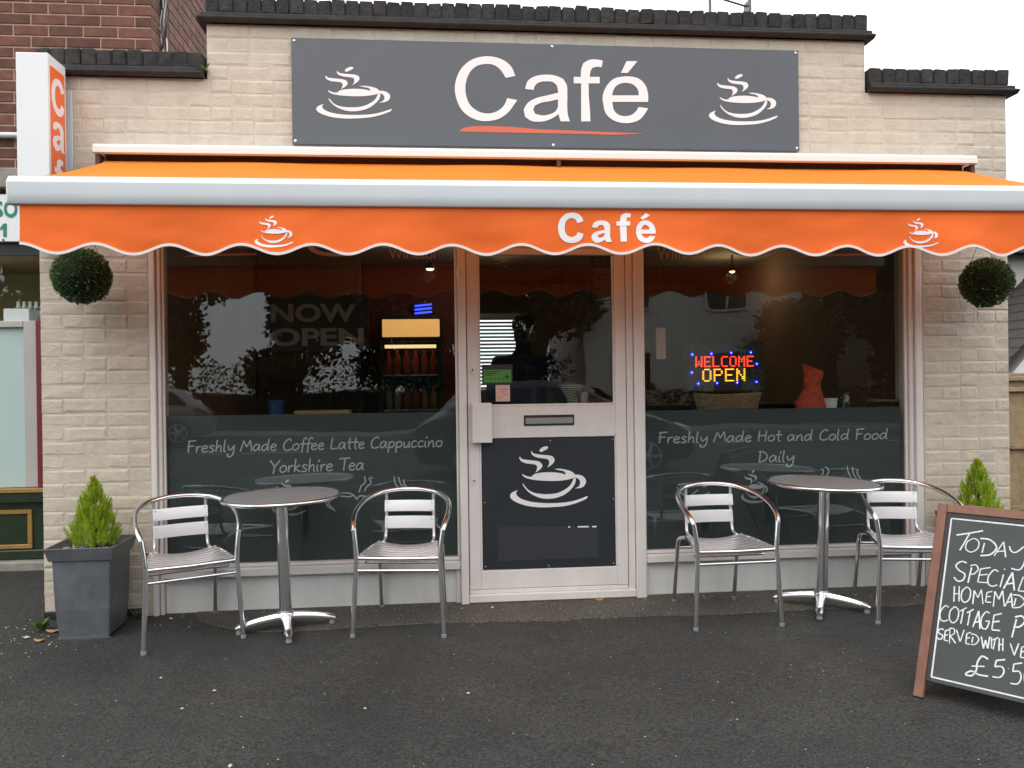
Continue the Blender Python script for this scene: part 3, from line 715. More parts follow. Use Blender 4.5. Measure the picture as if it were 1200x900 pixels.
# ------------------------------------------------------------------ fascia sign
SY = -0.03
fs = thing('fascia_sign', 'long slate grey panel sign reading Café between two white cup logos above the awning', 'sign', (0.68, 0, 2.587))
pan = obj('panel', MB().box(-0.751, 2.111, SY, -0.004, 2.586, 3.164), M['sign'], fs, bevel=0.002)
CAFE = {'C': [[(387,135),(365,85),(320,48),(260,30),(220,29),(150,48),(95,95),(68,150),(60,200),(68,255),(95,315),(140,355),(190,375),(240,378),(300,365),(350,330),(380,290),(397,265),(343,255),(325,295),(290,325),(240,338),(190,328),(145,295),(122,245),(117,195),(125,150),(145,110),(180,80),(225,70),(270,75),(310,105),(335,145)]],
 'a': [[(440,205),(452,165),(490,138),(545,128),(600,132),(645,150),(665,185),(668,230),(668,320),(672,350),(681,380),(632,380),(622,345),(618,300),(618,215),(612,185),(590,168),(550,164),(510,172),(492,190),(486,210)],
       [(622,225),(560,240),(500,255),(455,280),(432,315),(440,355),(475,378),(515,382),(560,375),(600,355),(624,338),(618,300),(605,325),(575,342),(530,348),(495,340),(483,318),(492,295),(525,280),(580,270),(620,260)]],
 'f': [[(743,380),(743,175),(743,100),(755,65),(790,47),(830,46),(860,52),(853,88),(830,85),(805,90),(793,110),(793,380)], [(703,140),(843,140),(843,175),(703,175)]],
 'e': [[(860,275),(860,240),(880,190),(920,150),(970,138),(1010,138),(1055,150),(1090,185),(1105,240),(1105,258),(1055,250),(1050,210),(1025,182),(985,172),(945,180),(920,205),(910,245),(910,275)], [(905,240),(1105,240),(1105,275),(905,275)],
       [(860,270),(875,335),(910,370),(960,388),(1010,388),(1060,370),(1090,335),(1105,310),(1053,303),(1040,325),(1015,345),(985,352),(945,345),(920,320),(910,270)], [(958,118),(988,55),(1047,55),(995,118)]]}
for k in CAFE: CAFE[k] = [round_poly(p) for p in CAFE[k]]
for k in 'Cafe':
    obj('letter', poly_px(CAFE[k], 520, 60, 1200/260, SY, 0.003), M['letter'], fs)
obj('underline', poly_px([[(82,435),(105,415),(160,406),(250,405),(370,410),(500,422),(700,430),(900,438),(1100,446),(920,453),(700,447),(500,443),(300,440)]], 520, 60, 1200/260, SY, 0.002), M['redline'], fs)
cup_px(371, 78.5, 459, 139, SY, M['letter'], fs, 0.002)
cup_px(831, 87, 911, 146.5, SY, M['letter'], fs, 0.002)
for (x, z) in ((-.735,3.147),(.68,3.150),(2.095,3.149),(-.735,2.603),(.68,2.60),(2.095,2.602)):
    mb = MB().lathe([(0.008,0),(0.008,.002),(0.004,.004)], (0,0,0), 10)
    for v in mb.v: v.xyz = Vector((x+v.x, SY-v.z, z+v.y))
    obj('screw', mb, M['steel'], fs)

VC = {'C': [[(375,160),(355,115),(310,82),(260,75),(200,88),(150,130),(122,190),(122,260),(145,325),(190,365),(250,380),(310,370),(355,340),(377,290),(320,268),(300,305),(260,322),(215,308),(190,265),(187,210),(198,165),(225,138),(260,130),(295,145),(315,180)]],
 'a': [[(460,222),(475,180),(510,160),(560,155),(610,165),(638,195),(642,240),(642,320),(655,370),(600,370),(588,335),(585,230),(575,205),(550,198),(525,205),(512,228)], [(590,250),(540,258),(480,275),(455,310),(462,350),(500,378),(545,372),(592,345),(588,290),(575,320),(540,330),(515,315),(530,295),(590,280)]],
 'f': [[(745,370),(745,130),(760,95),(800,80),(850,88),(845,125),(820,122),(805,135),(805,370)], [(705,165),(840,165),(840,208),(705,208)]],
 'e': [[(898,285),(905,220),(935,175),(985,155),(1040,168),(1080,210),(1095,270),(1095,290),(1035,275),(1030,225),(1000,200),(970,205),(955,235),(950,285)], [(945,250),(1095,250),(1095,290),(945,290)], [(898,280),(910,330),(945,370),(1000,385),(1050,370),(1090,320),(1035,312),(1010,335),(980,330),(955,300),(950,280)], [(945,130),(1000,80),(1040,105),(965,150)]]}
for k in VC: VC[k] = [round_poly(p) for p in VC[k]]
# ------------------------------------------------------------------ awning
aw = thing('awning', 'orange retractable awning with white front bar and scalloped valance across the shopfront', 'awning', (0.685, 0, 2.1))
AX0, AX1 = -1.751, 3.122; BX0, BX1, BY = -1.795, 3.165, -0.90
mb = MB().prof_x([(-0.003,2.545), (-0.10,2.551), (-0.128,2.545), (-0.140,2.530), (-0.140,2.500), (-0.128,2.493), (-0.10,2.500), (-0.09,2.512), (-0.003,2.512)], AX0, AX1)
obj('case', mb, M['housing'], aw, smooth=30)
mb = MB().box(AX0+.03, AX1-.03, -0.045, -0.004, 2.36, 2.511); obj('shade_plate', mb, M['darkgap'], aw)  # dark brown sheet standing in for the shade under the awning case
mb = MB()
mb.tube([(AX0+.04, -0.085, 2.43), (AX1-.04, -0.085, 2.43)], 0.036, 14); obj('roller', mb, M['orange_top'], aw, smooth=40)
for x in (AX0+.006, 0.685, AX1-.026):
    obj('bracket', MB().box(x, x+.022, -0.125, -0.046, 2.37, 2.4985), M['darkgap'], aw, bevel=.004)  # brackets coloured in the same painted shade
# canvas roof with slight sag, thickened
mb = MB(); nx, ny = 90, 10
def roof_pt(i, j, lo):
    t = j/ny; x0 = AX0+.05+(BX0+.03-AX0-.05)*t; x1 = AX1-.05+(BX1-.03-AX1+.05)*t; u = i/nx; x = x0+(x1-x0)*u
    y = -0.10+(BY+.045+0.10)*t; z = 2.462+(2.184-2.462)*t - 0.010*math.sin(math.pi*t) + 0.004*math.sin(x*5.1)*(1-t) + 0.003*noise.noise(Vector((x*1.3, y*3, 0)))
    return (x, y, z-(0.0015 if lo else 0))
vs = [roof_pt(i, j, lo) for lo in (0, 1) for j in range(ny+1) for i in range(nx+1)]; S = (nx+1)*(ny+1); fsx = []
for j in range(ny):
    for i in range(nx):
        a = j*(nx+1)+i; fsx += [(a, a+1, a+nx+2, a+nx+1), (S+a, S+a+nx+1, S+a+nx+2, S+a+1)]
mb.add(vs[:S], [f for f in fsx if f[0] < S])
obj('canvas', mb, M['orange_top'], aw, smooth=60)
prof = [(BY+.05,2.066), (BY+.05,2.180), (BY+.036,2.189), (BY+.020,2.190), (BY+.008,2.186), (BY-.010,2.166), (BY-.014,2.158), (BY-.014,2.110), (BY-.011,2.080), (BY-.004,2.067), (BY+.006,2.063)]
obj('front_bar', MB().prof_x(prof, BX0, BX1), M['alu'], aw, smooth=25)
obj('bar_cap', MB().prof_x(prof, BX0-.006, BX0-.0005), M['housing'], aw); obj('bar_cap', MB().prof_x(prof, BX1+.0005, BX1+.006), M['housing'], aw)
VX0, VX1 = BX0+.034, BX1-.034; VY = BY+.012; PER = 0.3085; PH = -1.607
def vbot(x): 
    return 1.877 - 0.0215*math.cos(2*math.pi*(x-PH)/PER) + 0.0022*math.sin(x*2.1)
def vy(x, z):
    k = (2.06-z)/0.2
    return VY + k*(0.014*math.sin(x*4.3+.6)+0.010*math.sin(x*9.7+.8*math.sin(x*2))+0.008*noise.noise(Vector((x*3+z*4, z*9, 2)))) + 0.0035*noise.noise(Vector((x*7-z*9, z*16, 9))) - 0.0035*noise.noise(Vector((x*7-2.06*9, 2.06*16, 9)))*(1-k)
mb = MB(); nx, nz = 330, 8
for j in range(nz+1):
    for i in range(nx+1):
        x = VX0+(VX1-VX0)*i/nx; zb = vbot(x); z = 2.066+(zb-2.066)*j/nz; mb.v.append(Vector((x, vy(x, z), z)))
for j in range(nz):
    for i in range(nx):
        a = j*(nx+1)+i; mb.f.append((a, a+1, a+nx+2, a+nx+1))
val = obj('valance', mb, M['orange'], aw, smooth=60)
pts = []
for i in range(nx+1):
    x = VX0+(VX1-VX0)*i/nx; z = vbot(x); pts.append(Vector((x, vy(x, z), z)))
mb = MB(); o = 0
for p in pts: mb.v += [p+Vector((0,-.004,.006)), p+Vector((0,-.004,-.006)), p+Vector((0,.004,-.006)), p+Vector((0,.004,.006))]
for i in range(nx):
    a = i*4; b = a+4
    for k in range(4): mb.f.append((a+k, a+(k+1) % 4, b+(k+1) % 4, b+k))
obj('binding', mb, M['trim'], val, smooth=40)
def drape(mb):
    """lay flat print onto the hanging cloth"""
    for v in mb.v: v.y = vy(v.x, v.z) + (v.y-VY)
    return mb
for k in 'Cafe':
    obj('letter', drape(poly_px(VC[k], 640, 240.5, 1200/140, VY-.0012, 0.0012)), M['letter'], val)
def cup_val(x0, y0, x1, y1):
    mb = MB()
    for i, poly in enumerate(CUP):
        mb.slab([W(x0+(x1-x0)*(u-85)/953, y0+(y1-y0)*(v-80)/762, VY-.0012) for u, v in poly], (0,-.0012*(1+.1*(i % 3)),0))
    obj('cup_logo', drape(mb), M['letter'], val)
cup_val(299, 253, 344, 290.5); cup_val(1059, 256, 1098, 290.5)
for x, s in ((-1.35, 1), (2.72, -1)):       # folding arms
    a = Vector((x, -0.06, 2.40)); b = Vector((x+s*0.62, -0.42, 2.27)); c = Vector((x+s*0.08, BY+.055, 2.13))
    arm = obj('folding_arm', MB().tube([a, b], 0.021, 10), M['housing'], aw, smooth=40)
    obj('forearm', MB().tube([b, c], 0.017, 10), M['housing'], arm, smooth=40); obj('elbow', MB().lathe([(.028,-.03),(.03,0),(.028,.03)], b, 12), M['housing'], arm)

# ------------------------------------------------------------------ projecting light box
ps = thing('projecting_sign', 'tall white box sign with orange side spelling Café downwards at the wall corner', 'sign', (-1.985, -0.16, 2.06))
sx0, sx1, sy0, sy1, sz0, sz1 = -2.066, -1.912, -0.262, -0.060, 2.06, 2.962
obj('box', MB().box(sx0, sx1, sy0, sy1, sz0, sz1), M['boxwhite'], ps, bevel=.005, seg=2)
of = obj('orange_face', MB().box(sx1+.0005, sx1+.003, sy0+.022, sy1-.022, sz0+.03, sz1-.055), M['boxorange'], ps)
obj('orange_face', MB().box(sx0-.003, sx0-.0005, sy0+.022, sy1-.022, sz0+.03, sz1-.055), M['boxorange'], ps)
def side_letter(key, u0, v0, u1, v1, zt, zb, w):
    mb = MB()
    for i, poly in enumerate(VC[key]):
        P = [Vector((sx1+.003, (sy0+sy1)/2+((u-u0)/(u1-u0)-.5)*w, zt-(v-v0)/(v1-v0)*(zt-zb))) for u, v in poly]
        # heavier strokes: the side letters are bold
        mb.slab(P, (.0012*(1+.1*(i % 3)), 0, 0))
    obj('letter', mb, M['letter'], of)
side_letter('C', 122, 75, 377, 380, 2.865, 2.675, 0.140)
side_letter('a', 455, 155, 655, 378, 2.640, 2.49, 0.130)
side_letter('f', 705, 80, 850, 370, 2.455, 2.275, 0.095)
side_letter('e', 898, 80, 1095, 385, 2.245, 2.08, 0.130)
for z in (2.78, 2.35): obj('bracket', MB().box(sx0+.05, sx1-.05, sy1+.001, -0.002, z-.06, z+.06), M['steel'], ps, bevel=.003)
obj('wall_plate', MB().box(sx1-.03, sx1+.010, -.012, -.0025, 2.28, 2.86), M['alu'], ps, bevel=.002)

# ------------------------------------------------------------------ chairs
def make_chair():
    t = thing('bistro_chair', '', 'chair', local=True)
    for s in (-1, 1):
        pts = [(s*.226,-.235,.012), (s*.207,-.212,.385), (s*.213,-.205,.46), (s*.222,-.198,.525)]
        obj('front_leg', MB().tube(pts, .0125, 12), M['chrome'], t, smooth=50)
        obj('foot_cap', MB().lathe([(.0135,0),(.0138,.014),(.0125,.018)], (s*.226,-.235,0), 12), M['rubber'], t, smooth=40)
        pts = smooth_pts([(s*.155,.10,.392), (s*.17,.175,.372), (s*.172,.205,.30), (s*.175,.255,.012)], 4)
        obj('rear_leg', MB().tube(pts, .0115, 10), M['chrome'], t, smooth=50)
        obj('foot_cap', MB().lathe([(.0125,0),(.0128,.014),(.0115,.018)], (s*.175,.256,0), 12), M['rubber'], t, smooth=40)
        pts = smooth_pts([(s*.128,.19,.652), (s*.127,.192,.56), (s*.129,.178,.45), (s*.131,.160,.405), (s*.132,.11,.394)], 5)
        obj('back_post', MB().tube(pts, .0085, 10), M['slat'], t, smooth=50)
        for z in (.60, .555, .51, .46): 
            yy = .19 if z > .55 else .186
            obj('rivet', MB().lathe([(.005,-.001),(.004,.003)], (s*.118, yy-.022, z), 8), M['steel'], t)
    loop = [(-.222,-.198,.525), (-.232,-.16,.558), (-.238,-.06,.596), (-.218,.06,.628), (-.160,.155,.650), (-.08,.196,.661), (0,.205,.664), (.08,.196,.661), (.160,.155,.650), (.218,.06,.628), (.238,-.06,.596), (.232,-.16,.558), (.222,-.198,.525)]
    obj('arm_hoop', MB().tube(smooth_pts(loop, 6), .0128, 12), M['chrome'], t, smooth=50)
    for (z0, z1) in ((.548, .606), (.456, .520)):
        mb = MB(); n = 14
        for i in range(n+1):
            x = -.134+.268*i/n; y = .176+.012*(1-(x/.134)**2); y += 0; lz = .011 
            mb.v += [Vector((x, y-.004-lz*.6, z0)), Vector((x, y-.005, (z0+z1)/2)), Vector((x, y-.004+lz*.6, z1)), Vector((x, y+lz*.6, z1)), Vector((x, y-.001, (z0+z1)/2)), Vector((x, y-lz*.6, z0))]
        for i in range(n):
            for k in range(6): mb.f.append((i*6+k, i*6+(k+1) % 6, i*6+6+(k+1) % 6, i*6+6+k))
        mb.f += [(0,1,2,3,4,5), tuple(n*6+k for k in range(6))]
        obj('back_slat', mb, M['slat'], t, smooth=35)
    # seat: side rails, dished slats from side to side
    for s in (-1, 1):
        obj('seat_rail', MB().tube(smooth_pts([(s*.203,-.205,.388), (s*.185,-.06,.394), (s*.165,.06,.394), (s*.152,.135,.386)], 4), .010, 10), M['chrome'], t, smooth=50)
    obj('seat_front_rail', MB().tube([(-.205,-.208,.386), (0,-.212,.383), (.205,-.208,.386)], .0115, 12), M['chrome'], t, smooth=50)
    for k in range(7):
        y0 = -.196+k*.0465; w = .036; hw = .196-.0065*k; mb = MB(); n = 12
        for i in range(n+1):
            u = -1+2*i/n; x = u*hw; z = .400-.022*(1-u*u)+(.006 if k == 0 else 0)*0
            y0c = y0-.004*(1-u*u)
            mb.v += [Vector((x, y0c, z-.002)), Vector((x, y0c, z+.001)), Vector((x, y0c+w/2, z+.003)), Vector((x, y0c+w, z+.001)), Vector((x, y0c+w, z-.002))]
        for i in range(n):
            for q in range(5): mb.f.append((i*5+q, i*5+(q+1) % 5, i*5+5+(q+1) % 5, i*5+5+q))
        mb.f += [(0,1,2,3,4), tuple(n*5+q for q in range(5))]
        obj('seat_slat', mb, M['slat'], t, smooth=35)
    obj('stretcher', MB().tube([(-.208,-.214,.325), (.208,-.214,.325)], .0075, 10), M['chrome'], t, smooth=50)
    obj('stretcher', MB().tube([(-.172,.203,.315), (.172,.203,.315)], .0075, 10), M['chrome'], t, smooth=50)
    obj('stretcher', MB().tube([(-.19,-.10,.338), (.19,-.10,.338)], .0075, 10), M['chrome'], t, smooth=50)
    return t
chair = make_chair(); GRP = 'aluminium bistro chairs outside the cafe'
def place_chair(c, pa, pb, label):
    d = (pb-pa); a = math.atan2(d.y, d.x); mid = (pa+pb)/2
    ctr = mid + Vector((-math.sin(a), math.cos(a), 0))*0.235
    c.location = (ctr.x, ctr.y, gz(ctr.y)+.001); c.rotation_mode = 'XYZ'
    c.rotation_euler = (Matrix.Rotation(TILT, 3, 'X') @ Matrix.Rotation(a, 3, 'Z')).to_euler()
    c['label'] = label; c['group'] = GRP
p1a = G(1029, 731)
spots = [(G(171,767), G(283,748), 'aluminium bistro chair with slatted back beside the tall grey planter, turned towards the table'),
         (G(414,747), G(520,747), 'aluminium bistro chair facing straight out just left of the cafe door'),
         (G(820,739), G(912,734), 'aluminium bistro chair just right of the cafe door, turned a little'),
         (p1a, p1a+Vector((.45*math.cos(rad(-9)), .45*math.sin(rad(-9)), 0)), 'aluminium bistro chair half hidden behind the chalkboard sign')]
for i, (a, b, l) in enumerate(spots): place_chair(chair if i == 0 else copy_tree(chair), a, b, l)

# ------------------------------------------------------------------ tables
def make_table():
    t = thing('bistro_table', '', 'table', local=True)
    obj('table_top', MB().lathe([(.05,.672),(.282,.674),(.283,.680),(.279,.6835)], n=72), M['top'], t, smooth=20)
    ring = [(.287*math.cos(2*math.pi*i/72), .287*math.sin(2*math.pi*i/72), .676) for i in range(72)]
    obj('rim', MB().tube(ring, .0105, 10, closed=True), M['chrome'], t, smooth=60)
    obj('spider_plate', MB().box(-.16,.16,-.02,.02,.655,.6705).box(-.02,.02,-.16,.16,.651,.6545), M['chrome'], t, bevel=.003)
    obj('pedestal', MB().lathe([(.031,.085),(.031,.654)], n=28), M['chrome'], t, smooth=50)
    obj('hub', MB().lathe([(.036,.055),(.044,.062),(.043,.088),(.033,.098)], n=28), M['chrome'], t, smooth=50)
    for k in range(4):
        a = k*math.pi/2; mb = MB(); n = 10; c, s = math.cos(a), math.sin(a)
        for i in range(n+1):
            u = i/n; r = .02+.225*u; w = .029-.010*u; zt = .088-.036*u**1.6-.004*u; zb = .056-.030*u**1.3
            if i == n: w *= .7; zt -= .008
            for (dx, z) in ((-w*.9, zb), (-w, (zb+zt)/2), (-w*.55, zt), (w*.55, zt), (w, (zb+zt)/2), (w*.9, zb)):
                mb.v.append(Vector((r*c-dx*s, r*s+dx*c, z)))
        for i in range(n):
            for q in range(6): mb.f.append((i*6+q, i*6+(q+1) % 6, i*6+6+(q+1) % 6, i*6+6+q))
        mb.f += [tuple(range(6)), tuple(n*6+q for q in range(6))]
        f = obj('foot', mb, M['chrome'], t, smooth=50)
        obj('glide', MB().lathe([(.014,0),(.016,.006),(.012,.026)], (.228*c, .228*s, 0), 12), M['rubber'], f)
    return t
tab = make_table(); tb2 = copy_tree(tab)
def place_table(o, x, y, rz, lean, label):
    o.location = (x, y, gz(y)+.001)
    o.rotation_euler = (Matrix.Rotation(TILT*.5, 3, 'X') @ Matrix.Rotation(lean, 3, 'Y') @ Matrix.Rotation(rz, 3, 'Z')).to_euler()
    o['label'] = label; o['group'] = 'round steel pedestal tables'
place_table(tab, W(333.5, 578, -.315).x, -.318, rad(13), rad(-1.0), 'round steel pedestal table between the two chairs left of the door')
place_table(tb2, W(960.5, 572, -.325).x, -.325, rad(-28), rad(1.6), 'round steel pedestal table in front of the right window')

# ------------------------------------------------------------------ planters with conifers
def make_planter(label, x, y, group):
    t = thing('planter', label, 'planter', (x, y, gz(y)), group=group, local=True); 
    b, tp, h = .118, .143, .395
    def ring(w, z): return [(-w,-w,z),(w,-w,z),(w,w,z),(-w,w,z)]
    def loft(rs):
        mb = MB()
        for r in rs: mb.v += [Vector(p) for p in r]
        for i in range(len(rs)-1):
            for k in range(4): mb.f.append((i*4+k, i*4+(k+1) % 4, i*4+4+(k+1) % 4, i*4+4+k))
        return mb
    mb = loft([ring(b*.92,.004), ring(b,.012), ring(b+.012,.15), ring(tp-.006,h)]); mb.f.append((3,2,1,0)); obj('body', mb, M['zinc'], t, bevel=.004)
    rim = loft([ring(tp-.004,h-.002), ring(tp+.006,h), ring(.163,.454), ring(.165,.459), ring(.158,.459), ring(.152,.44), ring(tp-.012,h+.01)])
    obj('rim', rim, M['zinc'], t, bevel=.0015)
    obj('base_strip', MB().box(-b-.004, b+.004, -b-.004, -b+.012, .0, .011), M['steel'], t)
    obj('soil', loft([ring(tp-.012,h+.002), ring(.148,.425), ring(.01,.432)]), M['soil'], t)
    mb = MB()
    for i in range(150):
        px, py = R_.uniform(-.138,.138), R_.uniform(-.138,.138); r = R_.uniform(.006,.013)
        vs = [Vector((px+r*a*R_.uniform(.7,1.2), py+r*b_*R_.uniform(.7,1.2), .429+r*.6*c)) for a,b_,c in ((1,0,0),(-1,0,0),(0,1,0),(0,-1,0),(0,0,1),(0,0,-1))]
        mb.add(vs, [(0,2,4),(2,1,4),(1,3,4),(3,0,4),(2,0,5),(1,2,5),(3,1,5),(0,3,5)])
    obj('pebbles', mb, M['pebble'], t, kind='stuff')
    t.rotation_euler = (TILT*.6, 0, 0)
    return t
def make_conifer(label, x, y, z0, h, rmax, seed):
    rr = random.Random(seed); t = thing('conifer', label, 'plant', (x, y, z0), group='small lime conifers in planters', local=True)
    obj('trunk', MB().tube([(0,0,-.03),(0,0,h*.5)], [.012,.005], 7), M['bark'], t)
    mb = MB()
    for i in range(620):
        u = rr.random()**1.25; zb = h*(0.0+.80*u); a = rr.uniform(0, 6.283); R0 = rmax*(1-u)**.72*(.55+.45*min(1, u*6+.35))
        ra = R0*rr.random()**.45
        p = Vector((ra*math.cos(a), ra*math.sin(a), zb)); L0 = h*rr.uniform(.12,.22)*(1-.35*u)
        d = Vector((math.cos(a)*.40*(ra/rmax+.15), math.sin(a)*.40*(ra/rmax+.15), 1)).normalized()
        d = (d+Vector((rr.uniform(-.22,.22), rr.uniform(-.22,.22), 0))).normalized()
        side = d.cross(Vector((rr.uniform(-1,1), rr.uniform(-1,1), .1))).normalized(); nrm = d.cross(side)
        # feathery frond: stem with side needles
        q = [p, p+d*L0*.5+nrm*L0*.03, p+d*L0+Vector((rr.uniform(-.01,.01), rr.uniform(-.01,.01), 0))]
        o = len(mb.v); w = .0016
        mb.v += [q[0]+side*w, q[0]-side*w, q[1]+side*w, q[1]-side*w, q[2]]
        mb.f += [(o,o+1,o+3,o+2), (o+2,o+3,o+4)]
        m_ = 7
        for k in range(m_):
            s0 = p+d*L0*(.12+.8*k/m_); ln = L0*(.26-.15*k/m_)*rr.uniform(.8,1.2)
            for sg in (-1, 1):
                e = s0+(d*.8+side*sg*.75+nrm*rr.uniform(-.5,.5)).normalized()*ln; o = len(mb.v)
                mb.v += [s0+d*.003, s0-d*.003, (s0+e)/2+d*.0042, e]; mb.f += [(o,o+1,o+2), (o+1,o+3,o+2)]
    obj('crown', mb, M['conifer'], t)
    return t
px_, py_ = (G(70,750).x+G(127,748).x)/2, G(98,749).y+.118
make_planter('tall tapered zinc planter at the left corner of the cafe', px_, py_, 'tapered zinc planters')
make_conifer('lime green feathery conifer in the tall zinc planter beside the left chair', px_+.01, py_, gz(py_)+.43, .40, .125, 5)
q_ = W(1146, 560, -.22)
make_planter('zinc planter hidden behind the chalkboard sign', q_.x, -.22, 'tapered zinc planters')
make_conifer('lime green conifer showing above the top of the chalkboard sign', q_.x, -.22, gz(-.22)+.43, .385, .125, 9)

# ------------------------------------------------------------------ hanging box balls
def make_ball(label, c, r, seed):
    rr = random.Random(seed); t = thing('hanging_topiary', label, 'topiary', c, group='hanging box topiary balls', local=True)
    core = MB(); n, mm = 14, 20
    core.lathe([(r*.90*math.sin(math.pi*(i+.02)/(n+.04)), -r*.90*math.cos(math.pi*(i+.02)/(n+.04))) for i in range(n+1)], n=mm)
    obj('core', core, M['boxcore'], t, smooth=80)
    mb = MB()
    for i in range(4600):
        z = rr.uniform(-1, 1); a = rr.uniform(0, 6.283); s = math.sqrt(1-z*z); nn = Vector((s*math.cos(a), s*math.sin(a), z))
        bumpy = 1+.05*noise.noise(nn*5+Vector((seed,0,0)))+.03*noise.noise(nn*11)
        p = nn*r*bumpy*rr.uniform(.88, 1.0); d = (nn+Vector((rr.uniform(-1,1), rr.uniform(-1,1), rr.uniform(-.6,1)))*.75).normalized()
        sd_ = d.cross(Vector((rr.uniform(-1,1), rr.uniform(-1,1), rr.uniform(-1,1)))).normalized(); L0 = rr.uniform(.009,.016); w = L0*.36; o = len(mb.v)
        mb.v += [p, p+d*L0*.5+sd_*w, p+d*L0, p+d*L0*.5-sd_*w]; mb.f.append((o,o+1,o+2,o+3))
    obj('foliage', mb, M['box'], t)
    hk = Vector((0, 0, r+.20)); mb = MB()
    for k in range(3):
        a = k*2.094+.5; mb.tube([Vector((r*.6*math.cos(a), r*.6*math.sin(a), r*.75)), hk], .0016, 5)
    obj('chain', mb, M['chain'], t)
    obj('bracket', MB().tube(smooth_pts([hk, hk+Vector((0,.02,.03)), hk+Vector((0,-c[1]*.5,.05)), hk+Vector((0,-c[1]-.004,.0))], 4), .006, 8), M['chain'], t, smooth=50)
c1 = W(96, 324, -.25); c2 = W(1156, 331, -.25)
make_ball('clipped box ball hanging on the left brick pier', c1, .136, 3)
make_ball('clipped box ball hanging on the right brick pier', c2, .134, 8)

# ------------------------------------------------------------------ chalkboard A-board
ang, lean = rad(-51), rad(23)
L0 = G(1073, 816); U = Vector((math.cos(ang), math.sin(ang), 0)); Nh = Vector((math.sin(ang), -math.cos(ang), 0))
V = -Nh*math.sin(lean)+Vector((0,0,math.cos(lean))); NN = U.cross(V).normalized()
if NN.dot(Nh) < 0: NN = -NN
ab = thing('pavement_sign', 'folding chalkboard sign with worn red-brown frame listing the cottage pie special', 'sign', tuple(L0+U*.3))
BW, BH = 0.60, 0.80
def bp(u, v, d=0.0): return L0+U*u+V*v+NN*d
def bslab(name, u0, u1, v0, v1, d0, d1, mt, parent, bevel=0):
    mb = MB().slab([bp(u0,v0,d1), bp(u1,v0,d1), bp(u1,v1,d1), bp(u0,v1,d1)], NN*(d0-d1)); return obj(name, mb, mt, parent, bevel=bevel)
fw_ = .037
bslab('frame_leg', -.008, fw_-.008, 0, BH, -.012, .010, M['bwood'], ab, .002)
bslab('frame_leg', BW-fw_+.008, BW+.008, 0, BH, -.012, .010, M['bwood'], ab, .002)
bslab('frame_rail', fw_-.007, BW-fw_+.007, BH-.036, BH, -.012, .009, M['bwood'], ab, .002)
bd = bslab('blackboard', fw_-.007, BW-fw_+.007, .070, BH-.037, -.010, .003, M['slate'], ab, .001)
bslab('board_edge', fw_-.006, fw_+.010, .071, BH-.038, .0032, .0045, M['black'], bd)
bslab('board_edge', BW-fw_-.010, BW-fw_+.006, .071, BH-.038, .0032, .0045, M['black'], bd)
bslab('board_edge', fw_+.011, BW-fw_-.011, BH-.054, BH-.038, .0032, .0045, M['black'], bd)
mb = MB(); q = [(fw_+.013, .088), (BW-fw_-.013, .088), (BW-fw_-.013, BH-.060), (fw_+.013, BH-.060), (fw_+.013, .088)]
for i in range(4): ribbon(mb, [bp(*q[i], .0035), bp(*q[i+1], .0035)], .006, .0006+.0001*i, NN)
obj('white_border', mb, M['liner'], bd)
# back leaf
Vb = Nh*math.sin(lean)+Vector((0,0,math.cos(lean))); T0 = bp(0, BH, -.016)
foot = T0-Vb*(BH-.005); Nb = U.cross(Vb).normalized()
if Nb.dot(Nh) > 0: Nb = -Nb
def bb(u, v, d): return foot+U*u+Vb*v+Nb*d
def bslab2(name, u0, u1, v0, v1, d0, d1, mt, parent):
    return obj(name, MB().slab([bb(u0,v0,d1), bb(u1,v0,d1), bb(u1,v1,d1), bb(u0,v1,d1)], Nb*(d0-d1)), mt, parent, bevel=.002)
bslab2('frame_leg', -.008, fw_-.008, 0, BH-.02, -.010, .010, M['bwood'], ab); bslab2('frame_leg', BW-fw_+.008, BW+.008, 0, BH-.02, -.010, .010, M['bwood'], ab)
bslab2('frame_rail', fw_-.007, BW-fw_+.007, BH-.056, BH-.02, -.010, .009, M['bwood'], ab); bslab2('blackboard', fw_-.007, BW-fw_+.007, .07, BH-.057, -.008, .003, M['slate'], ab)
obj('hinge', MB().tube([bp(.1,BH+.002,-.014), bp(.16,BH+.002,-.014)], .006, 8).tube([bp(.44,BH+.002,-.014), bp(.5,BH+.002,-.014)], .006, 8), M['steel'], ab)
